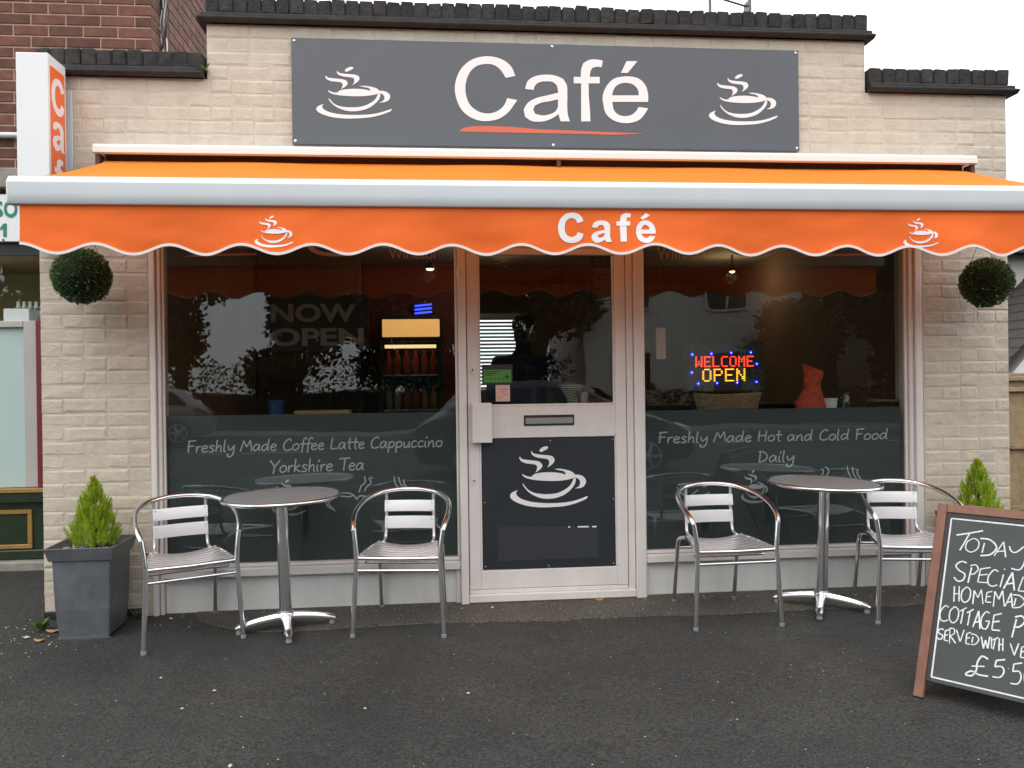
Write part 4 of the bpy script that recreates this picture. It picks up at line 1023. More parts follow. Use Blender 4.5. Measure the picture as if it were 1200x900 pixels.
CK = {  # chalk capitals in the unit box, y up
 'T': [[(.0,.78),(.5,.88),(1.0,1.0)], [(.5,.88),(.3,.4),(.12,0)]], 'O': [[(.6,1),(.15,.75),(.05,.25),(.4,0),(.85,.25),(.95,.75),(.6,1),(.35,.88)]],
 'D': [[(.25,.75),(.1,.2)], [(.0,1),(.6,.92),(1.0,.5),(.6,.1),(.0,.05)]], 'A': [['p',(.0,.1),(.7,1),(.85,.0)], ['p',(.2,.35),(.8,.42)]],
 'Y': [[(.0,1),(.1,.8),(.4,.75),(.85,.98)], [(.95,1.0),(.9,.4),(.6,.05),(.1,.1)]], "'": [['p',(.5,1),(.35,.75)]],
 'S': [[(1,.92),(.6,1),(.15,.8),(.4,.55),(.85,.35),(.7,.06),(.3,.0),(.0,.2)]], 'P': [['p',(.4,.85),(.1,0)], [(.3,.95),(.75,1),(.95,.75),(.6,.5),(.2,.5)]],
 'E': [['p',(1,1),(.3,.9),(.1,.05),(.85,.0)], ['p',(.2,.5),(.8,.55)]], 'C': [[(1,.9),(.6,1),(.1,.6),(.1,.15),(.45,.0),(.9,.08)]],
 'i': [['p',(.6,.7),(.2,0)], ['p',(.65,.98),(.8,1.0)]], 'L': [['p',(.45,1),(.0,.1),(1,.0)]], 'H': [['p',(.2,1),(.1,0)], ['p',(.9,1),(.85,0)], ['p',(.0,.5),(1,.52)]],
 'M': [['p',(.0,.0),(.15,.95),(.5,.45),(.85,1),(1,.0)]], 'G': [[(1,.9),(.6,1),(.1,.6),(.15,.1),(.6,.0),(.95,.4)], ['p',(.55,.45),(1,.45)]],
 'R': [['p',(.15,1),(.1,0)], [(.1,.98),(.75,.95),(.8,.65),(.15,.5)], ['p',(.2,.5),(1,.0)]], 'V': [['p',(.0,1),(.45,0),(1,1)]],
 'W': [['p',(.0,1),(.25,0),(.5,.7),(.75,0),(1,1)]], 'I': [['p',(.5,1),(.5,0)]], 'N': [['p',(.0,0),(.1,1),(.85,0),(1,1)]],
 '£': [[(1,.85),(.75,1),(.55,.7),(.5,.3),(.3,.05),(.05,.12),(.3,.28),(.6,.1),(1,.02)], ['p',(.3,.52),(.85,.5)]], '5': [['p',(1,1),(.3,.95),(.2,.6)], [(.2,.6),(.75,.6),(.9,.3),(.6,.02),(.0,.05)]],
 '.': [['p',(.4,.5),(.6,.52)]], '0': [[(.5,1),(.1,.7),(.1,.25),(.5,0),(.9,.3),(.9,.75),(.5,1)]] }
def hitb(px, py):
    d = ray(px, py); t = (L0+NN*.0035-CAM).dot(NN)/d.dot(NN); return CAM+d*t
mb = MB(); kk = 0
def chalk(ch, x0, y0, x1, y1, dy=0, w=.006):
    """glyph in the pixel box (x0,y0)-(x1,y1); dy: how far the right side sits lower"""
    global kk
    for pl in (q for st in CK[ch] for q in stroke_lists(st)):
        kk += 1; pts = []
        for p in pl:
            pts.append(hitb(x0+(x1-x0)*p.x, y1+dy*p.x+(y0-y1)*p.y))
        ribbon(mb, pts, w*R_.uniform(.85, 1.15), .0006+.00008*(kk % 5), NN)
T_ = [('T',1121,622,1152,645), ('O',1131,631,1148,647), ('D',1149,631,1168,652), ('A',1165,635,1181,653), ('Y',1183,640,1203,669), ("'",1205,634,1210,642), ('S',1211,642,1226,662)]
T_ += [('S',1118,658,1133,681), ('P',1133,662,1147,683), ('E',1144,665,1161,683), ('C',1157,668,1170,687), ('i',1170,667,1180,688), ('A',1176,671,1191,692), ('L',1193,676,1207,694), ('S',1209,676,1224,697)]
T_ += [('H',1117,687,1125,705), ('O',1126,688,1138,706), ('M',1140,691,1152,708), ('E',1154,693,1163,706), ('M',1164,692,1177,711), ('A',1178,695,1188,712), ('D',1187,697,1201,713), ('E',1204,699,1215,716)]
T_ += [('C',1101,710,1112,728), ('O',1112,711,1124,730), ('T',1125,712,1133,731), ('T',1133,714,1141,733), ('A',1140,716,1150,737), ('G',1149,717,1160,737), ('E',1161,719,1174,739), ('P',1184,722,1202,747), ('I',1206,724,1212,746), ('E',1214,726,1228,750)]
T_ += [('S',1098,737,1106,749), ('E',1106,738,1112,751), ('R',1112,736,1120,754), ('V',1121,738,1130,752), ('E',1131,741,1138,755), ('D',1138,743,1147,756), ('W',1150,746,1160,760), ('I',1160,747,1164,760), ('T',1163,747,1170,761), ('H',1170,748,1176,763), ('V',1184,754,1194,768), ('E',1195,757,1203,771), ('G',1205,759,1215,774)]
T_ += [('£',1130,769,1158,793), ('5',1163,773,1178,794), ('.',1180,781,1183,786), ('5',1184,777,1198,802), ('0',1200,781,1214,806)]
for a in T_: chalk(*a, w=.0054 if a[4]-a[2] > 19 else .0046)
obj('chalk_writing', mb, M['chalk'], bd)

# ------------------------------------------------------------------ things inside the windows
def on_shelf(px, py, y): return W(px, py, y)
SHZ = 1.0752
# LED sign
ly = .21; a, b = W(803, 402, ly), W(896, 458, ly)
led = thing('led_sign', 'black LED sign glowing WELCOME OPEN with blue dots in the right window', 'sign', ((a.x+b.x)/2, ly, SHZ))
lc = obj('panel', MB().box(a.x, b.x, ly, ly+.025, b.z, a.z), M['black'], led, bevel=.004)
obj('stand', MB().box(a.x+.06, a.x+.09, ly+.03, ly+.10, SHZ, a.z-.04).box(b.x-.09, b.x-.06, ly+.03, ly+.10, SHZ, a.z-.04), M['black'], led)
DOT = {'W':('10001','10001','10001','10101','10101','11011','10001'),'E':('11111','10000','10000','11110','10000','10000','11111'),'L':('10000','10000','10000','10000','10000','10000','11111'),
 'C':('01111','10000','10000','10000','10000','10000','01111'),'O':('01110','10001','10001','10001','10001','10001','01110'),'M':('10001','11011','10101','10101','10001','10001','10001'),
 'P':('11110','10001','10001','11110','10000','10000','10000'),'N':('10001','11001','11001','10101','10011','10011','10001')}
def dots(text, x0, x1, y0, y1, r, mt, name, double=False):
    n = len(text); mb = MB()
    for i, ch in enumerate(text):
        for rr_, row in enumerate(DOT[ch]):
            for cc, bit in enumerate(row):
                if bit == '1':
                    for sub in ((-.22, .22) if double else (0,)):
                        fx = (i+ (cc+.5+sub)/6.2)/n; p = W(x0+(x1-x0)*fx, y0+(y1-y0)*((rr_+.5)/7) - 0.012*(x1-x0)*fx, ly)
                        mb.lathe([(r, 0), (r*.8, .002), (r*.3, .003)], (0,0,0), 6)
                        for v in mb.v[-18:]: v.xyz = Vector((p.x+v.x, ly-.0005-v.z, p.z+v.y))
    obj(name, mb, mt, lc)
M['ledr'] = emit_mat('red_led', (1.0, 0.05, 0.02), 3.0); M['leda'] = emit_mat('amber_led', (1.0, 0.42, 0.03), 2.4); M['ledb'] = emit_mat('blue_led_halo', (0.0, 0.0, 1.0), 1.6); M['ledw'] = emit_mat('blue_led_core', (0.35, 0.4, 1.0), 4.0)
dots('WELCOME', 815, 885, 417.5, 430.5, .0034, M['ledr'], 'red_lettering', True); dots('OPEN', 823, 876, 432, 447.5, .0040, M['leda'], 'amber_lettering', True)
mb = MB()
for (px, py) in ((811,415.5),(833.5,414.5),(856.5,413.5),(879.5,413),(886.5,426.5),(810.5,436.5),(818,449.5),(840,449),(863.5,448.5),(886,447.5)):
    p = W(px, py, ly); mb.lathe([(.0125,0),(.011,.003),(.006,.005)], (0,0,0), 10)
    for v in mb.v[-30:]: v.xyz = Vector((p.x+v.x, ly-.0005-v.z, p.z+v.y))
obj('blue_halos', mb, M['ledb'], lc)  # wide glowing discs drawn as the blue halo around each LED
mc = MB()
for k in range(10):
    c = sum((mb.v[k*30+i] for i in range(30)), Vector((0,0,0)))/30; mc.lathe([(.0042,0),(.0035,.002)], (0,0,0), 8)
    for v in mc.v[-16:]: v.xyz = Vector((c.x+v.x, ly-.0058-v.z, c.z+v.y))
obj('blue_dot_cores', mc, M['ledw'], lc)
# basket in front of it
a, b = W(813, 462, .15), W(890, 479, .15); bc = (a.x+b.x)/2; hw_ = (b.x-a.x)/2
bk = thing('wicker_basket', 'low oval wicker basket under the LED sign in the right window', 'basket', (bc, .15, SHZ))
mb = MB()
nlev = 9; bhgt = .10
for lv in range(nlev):
    f = lv/(nlev-1); pts = []
    for i in range(60):
        t = 2*math.pi*i/60; wv = .004*math.cos(i*math.pi/1.0+lv*math.pi); rx = hw_*(.86+.14*f)+wv; ry = .060*(.86+.14*f)+wv
        dip = .012*f*(math.cos(t)**2)
        pts.append((bc+rx*math.cos(t), .15+ry*math.sin(t)-.012, SHZ+.006+bhgt*f+dip))
    mb.tube(pts, .006, 6, closed=True)
obj('weave', mb, M['wicker'], bk, smooth=60)
mb = MB()
for i in range(24):
    t = 2*math.pi*i/24; mb.tube([(bc+hw_*.86*math.cos(t), .138+.052*math.sin(t), SHZ+.002), (bc+hw_*math.cos(t), .138+.060*math.sin(t), SHZ+.11+.012*math.cos(t)**2)], .0035, 5)
obj('stake', mb, M['wicker'], bk)
obj('bottom', MB().lathe([(.05,0),(.05,.004)], (bc,.138,SHZ+.0005), 16), M['wicker'], bk)
# red-orange paper bag
a = W(950, 478, .22)
pb = thing('paper_bag', 'crumpled orange red paper bag standing on the right window shelf', 'bag', (a.x, .22, SHZ))
rows = [(-.095,.10,0,.05),(-.098,.088,.05,.05),(-.075,.078,.085,.046),(-.050,.070,.12,.04),(-.036,.058,.15,.034),(-.050,.062,.175,.03),(-.048,.075,.20,.026),(-.040,.088,.225,.02),(-.044,.084,.245,.014),(-.046,.02,.262,.009),(-.048,-.030,.285,.004)]
mb = MB(); nn_ = 16
for k, (x0, x1, z, dp_) in enumerate(rows):
    for i in range(nn_):
        t = 2*math.pi*i/nn_; cx = (x0+x1)/2; rx = (x1-x0)/2
        mb.v.append(Vector((a.x+cx+rx*math.cos(t)+R_.uniform(-.004,.004), .22+dp_*math.sin(t)+R_.uniform(-.006,.006), SHZ+z+.001+(R_.uniform(-.004,.004) if k else 0))))
for k in range(len(rows)-1):
    for i in range(nn_): mb.f.append((k*nn_+i, k*nn_+(i+1) % nn_, (k+1)*nn_+(i+1) % nn_, (k+1)*nn_+i))
mb.f += [tuple(reversed(range(nn_))), tuple((len(rows)-1)*nn_+i for i in range(nn_))]
obj('bag_body', mb, M['bagred'], pb)
a = W(973.5, 478, .2)
cupo = thing('white_cup', 'plain white paper cup beside the orange red paper bag', 'cup', (a.x, .2, SHZ))
obj('cup_body', MB().lathe([(.034,.001),(.040,.075),(.042,.078),(.039,.078),(.034,.01)], (a.x,.2,SHZ), 20), M['white'], cupo, smooth=40)
a = W(991, 478, .2)
jar = thing('glass_jar', 'small clear glass jar right of the white cup in the window', 'jar', (a.x, .2, SHZ))
obj('jar_body', MB().lathe([(.03,.001),(.034,.01),(.034,.075),(.026,.09),(.026,.1),(.024,.1),(.024,.09),(.032,.074),(.032,.012)], (a.x,.2,SHZ), 18), M['clear'], jar, smooth=40)
obj('lid', MB().lathe([(.027,.1),(.027,.112),(.02,.114)], (a.x,.2,SHZ), 18), M['chain'], jar, smooth=40)
a = W(1038, 478, .24)
crate = thing('picnic_box', 'dark shallow box at the right end of the right window shelf', 'box', (a.x, .24, SHZ))
obj('box_body', MB().box(a.x-.09, a.x+.09, .18, .30, SHZ+.001, SHZ+.05), M['indark'], crate, bevel=.004); obj('lid', MB().box(a.x-.095, a.x+.095, .175, .305, SHZ+.051, SHZ+.064), M['card'], crate, bevel=.003)
# pink tag hanging in right window
a, b = W(770.5, 384, .14), W(778.5, 421, .14)
tg = thing('hanging_plaque', 'narrow pink plaque hanging at the left edge of the right window', 'plaque', ((a.x+b.x)/2, .14, b.z))
obj('plaque', MB().box(a.x-.01, b.x+.01, .14, .146, b.z, a.z), M['pink'], tg, bevel=.003); obj('cord', MB().tube([((a.x+b.x)/2,.143,a.z),((a.x+b.x)/2,.143,2.10)], .0015, 5), M['chain'], tg)
# boxes and menus on the left shelf
for (x0, x1, y0, dz, th, rz, lab) in ((296, 356, .17, 0, .012, .08, 'flat cardboard sheet lying at the left of the window shelf'), (345, 410, .24, 0, .05, -.04, 'shallow open cardboard tray in the middle of the window shelf'), (405, 458, .16, 0, .014, .03, 'flat brown menu lying at the right of the window shelf')):
    a, b = W(x0, 478, y0), W(x1, 478, y0); t = thing('cardboard_tray', lab, 'cardboard', ((a.x+b.x)/2, y0+.05, SHZ), (0,0,rz), local=True); w2 = (b.x-a.x)/2
    obj('base', MB().box(-w2, w2, -.06, .06, .0005, .008), M['card'], t)
    if th > .02:
        for bx_ in ((-w2, w2, -.06, -.055), (-w2, w2, .055, .06), (-w2, -w2+.004, -.0545, .0545), (w2-.004, w2, -.0545, .0545)): obj('side', MB().box(*bx_, .0085, th), M['card'], t)
    else: obj('sheet', MB().box(-w2*.9, w2*.96, -.05, .064, .0085, th), M['card'], t)
a = W(324, 472, .32)
t = thing('blue_tub', 'blue plastic tub standing on the left window shelf', 'tub', (a.x, .32, SHZ))
obj('tub_body', MB().lathe([(.042,.001),(.046,.1),(.050,.104),(.050,.112),(.044,.112),(.040,.01)], (a.x,.32,SHZ), 20), M['bluebin'], t, smooth=40)
# NOW OPEN hanging board
ny = .75; a, b = W(312, 346, ny), W(432, 412, ny)
t = thing('hanging_board', 'dark hanging board reading NOW OPEN inside the left window', 'sign', ((a.x+b.x)/2, ny, b.z))
bo = obj('board', MB().box(a.x, b.x, ny, ny+.02, b.z, a.z), M['black'], t, bevel=.004)
obj('lettering', text_mesh('NOW', W(318, 378, ny), W(417, 356, ny), ny-.0005, .012, .03), M['greylet'], bo)
obj('lettering', text_mesh('OPEN', W(318, 406, ny), W(426, 384, ny), ny-.0005, .012, .03), M['greylet'], bo)
for x in (a.x+.08, b.x-.08): obj('cord', MB().tube([(x, ny+.01, a.z), (x, ny+.01, 2.42)], .002, 5), M['chain'], t)
# framed poster on partition
py0 = 2.98; a, b = W(390, 426, py0), W(426, 482, py0)
t = thing('framed_picture', 'dark framed picture on the brown wall inside the left window', 'picture', ((a.x+b.x)/2, py0, b.z))
obj('frame', MB().box(a.x, b.x, py0-.02, py0+.018, b.z, a.z), M['indark'], t, bevel=.004); obj('print', MB().box(a.x+.03, b.x-.03, py0-.023, py0-.0205, b.z+.03, a.z-.03), M['inred'], t)
# drinks fridge
fy = 2.45; a, b = W(443, 370, fy), W(519, 480, fy)
t = thing('drinks_fridge', 'tall drinks fridge with glowing cream header inside the left window', 'fridge', ((a.x+b.x)/2, fy+.3, .056))
M['fhead'] = emit_mat('lit_header', (1.0, 0.50, 0.16), 0.75); M['flight'] = emit_mat('fridge_tube', (1.0, 0.62, 0.30), 1.6)
cbx = MB().box(a.x, a.x+.03, fy, fy+.6, .06, a.z).box(b.x-.03, b.x, fy, fy+.6, .06, a.z).box(a.x+.03, b.x-.03, fy+.57, fy+.6, .06, a.z).box(a.x+.03, b.x-.03, fy, fy+.57, .06, .2).box(a.x+.03, b.x-.03, fy+.01, fy+.57, a.z-.22, a.z)
obj('cabinet', cbx, M['black'], t)
h0, h1 = W(448, 395, fy), W(515, 374, fy); obj('lit_header', MB().box(h0.x, h1.x, fy-.006, fy+.009, h0.z, h1.z), M['fhead'], t, bevel=.004)
obj('light_tube', MB().tube([(a.x+.05, fy+.06, a.z-.26), (b.x-.05, fy+.06, a.z-.26)], .015, 8), M['flight'], t)
obj('door_glass', MB().box(a.x+.032, b.x-.032, fy+.002, fy+.006, .205, a.z-.225), M['clear'], t)
M['drink'] = mat('red_drink', (0.5, 0.03, 0.02), 0.3); M['drink2'] = mat('amber_drink', (0.55, 0.25, 0.05), 0.3); M['drink3'] = mat('clear_drink', (0.45, 0.47, 0.42), 0.3)
ORD = ('leftmost', 'second', 'third', 'fourth', 'fifth', 'rightmost')
for k in (2, 3):
    z = .45+.30*k; obj('shelf', MB().box(a.x+.035, b.x-.035, fy+.05, fy+.56, z-.01, z), M['steel'], t)
    for i in range(6):
        x = a.x+.075+i*(b.x-a.x-.15)/5
        bo = thing('drink_bottle', '%s bottle on the %s shelf of the lit drinks fridge' % (ORD[i], ('lower', 'upper')[k-2]), 'bottle', (x, fy+.12, z), group='bottles in the drinks fridge', local=True)
        obj('bottle_body', MB().lathe([(.028,.001),(.03,.01),(.03,.13),(.012,.18),(.012,.21)], n=10), (M['drink'], M['drink2'], M['drink3'])[(k+i//2) % 3] if k < 3 else M['drink'], bo, smooth=40)
# serving counter and things on it
cy = 1.75
ct = thing('serving_counter', 'dark wood serving counter inside behind the door', 'counter', (1.6, cy+.3, .056))
obj('counter_front', MB().box(.95, 3.0, cy, cy+.5, .056, 1.04), M['indark'], ct); obj('counter_top', MB().box(.92, 3.03, cy-.03, cy+.53, 1.041, 1.075), M['indark'], ct, bevel=.005)
sy = .55
stl = thing('plant_stand', 'slim dark stand just inside the door glass', 'stand', (W(676, 470, sy).x, sy, .056))
sp = W(676, 475, sy)
obj('stand_top', MB().lathe([(.10,sp.z-.02),(.10,sp.z)], (sp.x,sy,0), 20), M['indark'], stl); obj('stand_leg', MB().lathe([(.10,.056),(.02,.08),(.018,sp.z-.021)], (sp.x,sy,0), 14), M['indark'], stl, smooth=40)
M['stripe'] = bpy.data.materials.new('striped_paper'); M['stripe'].use_nodes = True
_t = M['stripe'].node_tree; _w = _t.nodes.new('ShaderNodeTexWave'); _w.bands_direction = 'Z'; _w.inputs['Scale'].default_value = 26; _w.inputs['Distortion'].default_value = 2.5; _w.inputs['Detail'].default_value = 0
_g = _t.nodes.new('ShaderNodeNewGeometry'); _t.links.new(_g.outputs['Position'], _w.inputs['Vector'])
_r = _t.nodes.new('ShaderNodeValToRGB'); _r.color_ramp.elements[0].position = .42; _r.color_ramp.elements[1].position = .52; _r.color_ramp.elements[0].color = (.04,.05,.05,1); _r.color_ramp.elements[1].color = (.62,.66,.60,1)
_t.links.new(_w.outputs['Fac'], _r.inputs[0]); _t.links.new(_r.outputs[0], _t.nodes['Principled BSDF'].inputs['Base Color'])
a = W(673, 475, sy)
t = thing('striped_bag', 'black and white striped paper bag just inside the door glass', 'bag', (a.x, sy, sp.z))
mb = MB(); k2 = [(.03,0),(.035,.05),(.055,.09),(.075,.125)]; n = 14
for (r, z) in k2:
    for i in range(n): mb.v.append(Vector((a.x-.01+r*math.cos(6.283*i/n)*1.1-.1*z, sy-.02+r*.5*math.sin(6.283*i/n), sp.z+.001+z+ (R_.uniform(-.012,.012) if z > .1 else 0))))
for k in range(3):
    for i in range(n): mb.f.append((k*n+i, k*n+(i+1) % n, (k+1)*n+(i+1) % n, (k+1)*n+i))
mb.f.append(tuple(reversed(range(n)))); obj('bag_body', mb, M['stripe'], t)
t = thing('cream_cup', 'cream paper cup right of the striped bag behind the door', 'cup', (a.x+.062, sy, sp.z))
obj('cup_body', MB().lathe([(.022,.001),(.031,.085),(.028,.085),(.02,.01)], (a.x+.062,sy-.01,sp.z), 16), M['bottle'], t, smooth=40)
# pastries with red highlights on the counter
for i, (px, py, r) in enumerate(((684,430,.06),(700,428,.05),(694,436,.07),(712,437,.05))):
    p = W(px, 440, cy+.12); t = thing('pastry', '%s round brown pastry on the serving counter' % ('leftmost', 'third', 'second', 'rightmost')[i], 'pastry', (p.x, cy+.12+.07*(i % 2), 1.0755), group='pastries on the counter', local=True)
    obj('pastry_body', MB().lathe([(r*.7,0),(r,.02),(r*.85,.045),(r*.3,.06)], n=14), M['card'], t, smooth=60)
# menu board at the right seen through the door
my = 1.2; a, b = W(693, 292, my), W(724, 362, my+.3)
t = thing('menu_board', 'brown menu board hung inside at the top right of the door glass', 'sign', (a.x, my, b.z))
obj('board', MB().slab([(a.x,my,b.z-.02),(a.x+.30,my+.35,b.z+.03),(a.x+.30,my+.35,a.z),(a.x,my,a.z)], (-.012,.01,0)), M['indark'], t)
mb = MB()
for k in range(11):
    z = b.z+.02+k*(a.z-b.z-.03)/11
    if k % 4 == 3: mb.slab([(a.x+.004,my-.004,z),(a.x+.29,my+.33,z+.03),(a.x+.29,my+.33,z+.038),(a.x+.004,my-.004,z+.006)], (.001,-.001,0)); continue
    x = .02
    while x < .26:
        l = R_.uniform(.02,.07); f0, f1 = x/.3, min(1, (x+l)/.3)
        mb.slab([(a.x+.3*f0+.003,my+.35*f0-.003,z+.03*f0),(a.x+.3*f1+.003,my+.35*f1-.003,z+.03*f1),(a.x+.3*f1+.003,my+.35*f1-.003,z+.03*f1+.014),(a.x+.3*f0+.003,my+.35*f0-.003,z+.03*f0+.014)], (.001,-.001,0)); x += l+.02
obj('menu_lines', mb, M['card'], t)
for x, z in ((a.x+.02, a.z), (a.x+.28, a.z)): obj('hanger', MB().tube([(x, my+(x-a.x)*1.16, z-.01), (x, my+(x-a.x)*1.16, 2.42)], .003, 5), M['chain'], t)
# ceiling spots
M['spot'] = emit_mat('warm_spot', (1.0, 0.72, 0.38), 10.0)
def spot(px, py, y, label, r=.04, power=0, head=True):
    p = W(px, py, y); t = thing('ceiling_light', label, 'lamp', (p.x, y, 2.42), group='ceiling spot lamps')
    obj('stem', MB().tube([(p.x, y, 2.42), (p.x, y, p.z+.03)], .008, 8), M['chain'], t)
    obj('shade', MB().lathe([(r*1.25,.0),(r*1.2,.03),(r*.5,.06)], (p.x,y,p.z), 16), M['black'], t, smooth=40)
    obj('bulb', MB().lathe([(r*.5,-.012),(r,-.004),(r,-.0005)], (p.x,y,p.z), 16), M['spot'], t)
    if power:
        ld = bpy.data.lights.new('spot_light', 'POINT'); ld.energy = power; ld.color = (1, .72, .42); ld.shadow_soft_size = .06
        lo = bpy.data.objects.new('spot_light', ld); COL.objects.link(lo); lo.parent = t; lo.location = Vector((p.x, y, p.z-.05))-OFF[t.name]
spot(504, 315, 2.2, 'small warm ceiling spot above the drinks fridge', .03, 2.0)
spot(586, 297, 2.6, 'bright warm ceiling spot at the top of the door glass', .05, 4.0)
spot(400, 332, 4.2, 'tiny distant ceiling spot near the middle of the left window', .015)
spot(858, 318, 2.8, 'warm ceiling spot in the upper right window', .022, 3.0)
a = W(496, 362, 3.2); M['neon'] = emit_mat('blue_neon', (0.04, 0.06, 1.0), 3.0)
t = thing('blue_neon_light', 'small blue neon tube glowing above the drinks fridge', 'lamp', (a.x, 3.2, a.z)); obj('mount', MB().box(a.x-.1, a.x+.1, 3.215, 3.249, a.z-.06, a.z+.06), M['black'], t)
for k in (-1, 0, 1): obj('tube', MB().tube([(a.x-.08, 3.2, a.z+.035*k-.008), (a.x+.08, 3.2, a.z+.035*k+.008)], .008, 8), M['neon'], t)

# customer with cap, seen from behind through the door
def person(name, label, bx, by, rz, bz, joints, edges, mt):
    t = thing(name, label, 'person', (bx, by, bz), (0,0,rz), local=True)
    me = bpy.data.meshes.new('body'); me.from_pydata([j[0] for j in joints], edges, []); o = bpy.data.objects.new('body', me); COL.objects.link(o)
    sk = o.modifiers.new('skin', 'SKIN'); sk.use_smooth_shade = True
    for i, j in enumerate(joints):
        d = me.skin_vertices[0].data[i]; d.radius = j[1]; d.use_root = (i == 0)
    ss = o.modifiers.new('sub', 'SUBSURF'); ss.levels = 2; ss.render_levels = 2
    dg = bpy.context.evaluated_depsgraph_get(); m2 = bpy.data.meshes.new_from_object(o.evaluated_get(dg)); bpy.data.objects.remove(o)
    m2.materials.clear(); m2.materials.append(mt)
    for p in m2.polygons: p.use_smooth = True
    bo = bpy.data.objects.new('body', m2); COL.objects.link(bo); bo.parent = t
    return t
J = [((0,0,.92),(.16,.12)), ((0,.0,1.10),(.17,.12)), ((0,.01,1.28),(.19,.12)), ((0,.015,1.40),(.10,.08)), ((0,.0,1.47),(.055,.055)), ((0,-.01,1.55),(.072,.09)), ((0,-.005,1.64),(.07,.085)),
     ((-.20,.01,1.36),(.075,.07)), ((-.27,-.03,1.12),(.055,.055)), ((-.24,-.22,1.02),(.042,.042)), ((-.20,-.30,1.04),(.035,.03)),
     ((.20,.01,1.36),(.075,.07)), ((.27,-.03,1.12),(.055,.055)), ((.24,-.22,1.02),(.042,.042)), ((.20,-.30,1.04),(.035,.03)),
     ((-.10,0,.86),(.095,.10)), ((-.11,-.01,.48),(.065,.07)), ((-.11,.02,.09),(.048,.05)), ((-.115,-.10,.04),(.042,.035)),
     ((.10,0,.86),(.095,.10)), ((.11,-.01,.48),(.065,.07)), ((.11,.02,.09),(.048,.05)), ((.115,-.10,.04),(.042,.035))]
Ed = [(0,1),(1,2),(2,3),(3,4),(4,5),(5,6),(2,7),(7,8),(8,9),(9,10),(2,11),(11,12),(12,13),(13,14),(0,15),(15,16),(16,17),(17,18),(0,19),(19,20),(20,21),(21,22)]
pp = W(614, 440, 1.45)
cust = person('person', 'person in dark navy jacket and cap standing inside at the counter', pp.x, 1.45, rad(155), .056, J, Ed, M['navy'])
obj('face', MB().lathe([(.03,1.47),(.055,1.49),(.074,1.54),(.078,1.60),(.07,1.64)], (0,-.012,0), 18), M['skin'], cust, smooth=60)
obj('cap', MB().lathe([(.084,1.615),(.088,1.63),(.084,1.67),(.06,1.705),(.02,1.72)], (0,-.006,0), 20).slab([(-.07,-.07,1.622),(.07,-.07,1.622),(.05,-.16,1.612),(-.05,-.16,1.612)], (0,0,.008)), M['cap'], cust, smooth=50)
for s in (-1, 1):
    hnd = MB()
    hnd.tube([(s*.20,-.29,1.04),(s*.19,-.34,1.05),(s*.18,-.37,1.05)], [.025,.032,.026], 10, flat=.6)
    for k in range(4): hnd.tube([(s*(.165+.013*k),-.365,1.05),(s*(.162+.013*k),-.405+.004*abs(k-1),1.046),(s*(.16+.013*k),-.425+.006*abs(k-1),1.034)], [.008,.0075,.006], 6)
    hnd.tube([(s*.165,-.31,1.052),(s*.145,-.345,1.055),(s*.145,-.37,1.05)], [.010,.009,.007], 6)
    obj('hand', hnd, M['skin'], cust, smooth=60)

# ------------------------------------------------------------------ neighbour on the left: brown brick over a green shopfront
NY = 1.2
nb = thing('brick_building', 'brown brick building rising behind the left end of the cafe', 'building', (-4.0, NY, .06))
nxr = W(177, 20, NY).x
obj('mortar_wall', MB().box(-8, nxr-.004, NY+.005, NY+.21, 2.62, 5.2).box(-8, nxr+.045, NY+.2115, 4.5, 2.2, 5.2), M['mortar'], nb)
BBk = brick_meshes('brownbricks', 0.064, 0.05, M['brown'], 5, .003)
bw_ = nb
for k in range(0, 24):
    z = 2.70+.075*k; x = nxr-(0 if k % 2 else .112)
    def put(x0, x1, y, rotz=0):
        o = bpy.data.objects.new('brick', R_.choice(BBk)); COL.objects.link(o); o.parent = nb
        o.location = Vector(((x0+x1)/2, y, z))-OFF[nb.name]; o.scale = (abs(x1-x0), 1, 1); o.rotation_euler = (0, 0, 0)
    if k % 2 == 0: put(nxr-.103, nxr, NY)
    xx = x
    while xx > -3.15:
        if not (xx-.215 > -2.72 and z < 3.42): put(xx-.214, xx, NY)
        xx -= .2245
    # short return and the set-back flank
    if z > 3.3:
        spans = [(NY+.006, NY+.205, nxr)]; y_ = NY+.216
        if k % 2: spans.append((y_, y_+.103, nxr+.05)); y_ += .1125
        while y_ < NY+2.0: spans.append((y_, y_+.214, nxr+.05)); y_ += .2245
        for (ya, yb, xf) in spans:
            o = bpy.data.objects.new('brick', R_.choice(BBk)); COL.objects.link(o); o.parent = nb
            o.location = Vector((xf+.001, (ya+yb)/2, z))-OFF[nb.name]; o.scale = (yb-ya, 1, 1); o.rotation_euler = (0, 0, math.pi/2)
cb = thing('cable_bundle', 'loose grey cables running down the brown brick wall', 'cable', (nxr+.03, NY+.19, 3.3))
for (dx, col_) in ((.008, 'alu'), (.022, 'chain'), (.035, 'alu'), (.046, 'chain')):
    pts = [(nxr+dx+.012*math.sin(k*1.3+dx*200), NY+.198-.012*abs(math.sin(k*.9+dx*90)), 3.2+k*.08) for k in range(15)]
    obj('cable', MB().tube(smooth_pts(pts, 3), .0055, 6), M[col_], cb, smooth=60)
shop = thing('green_shopfront', 'dark green neighbouring shopfront with ochre panel mouldings at the far left', 'shopfront', (-3.4, NY, .06))
zz = lambda py: W(22, py, NY).z
xe = -2.40
obj('lintel', MB().box(-6, xe, NY-.06, NY+.004, zz(222), zz(199)), M['concrete'], shop, bevel=.006)
obj('pipe', MB().tube([(-6, NY-.03, zz(161)), (xe, NY-.03, zz(160))], .02, 10), M['alu'], shop, smooth=50)
obj('shadow_board', MB().box(-6, xe, NY+.01, NY+.05, zz(299), zz(286)), M['black'], shop)
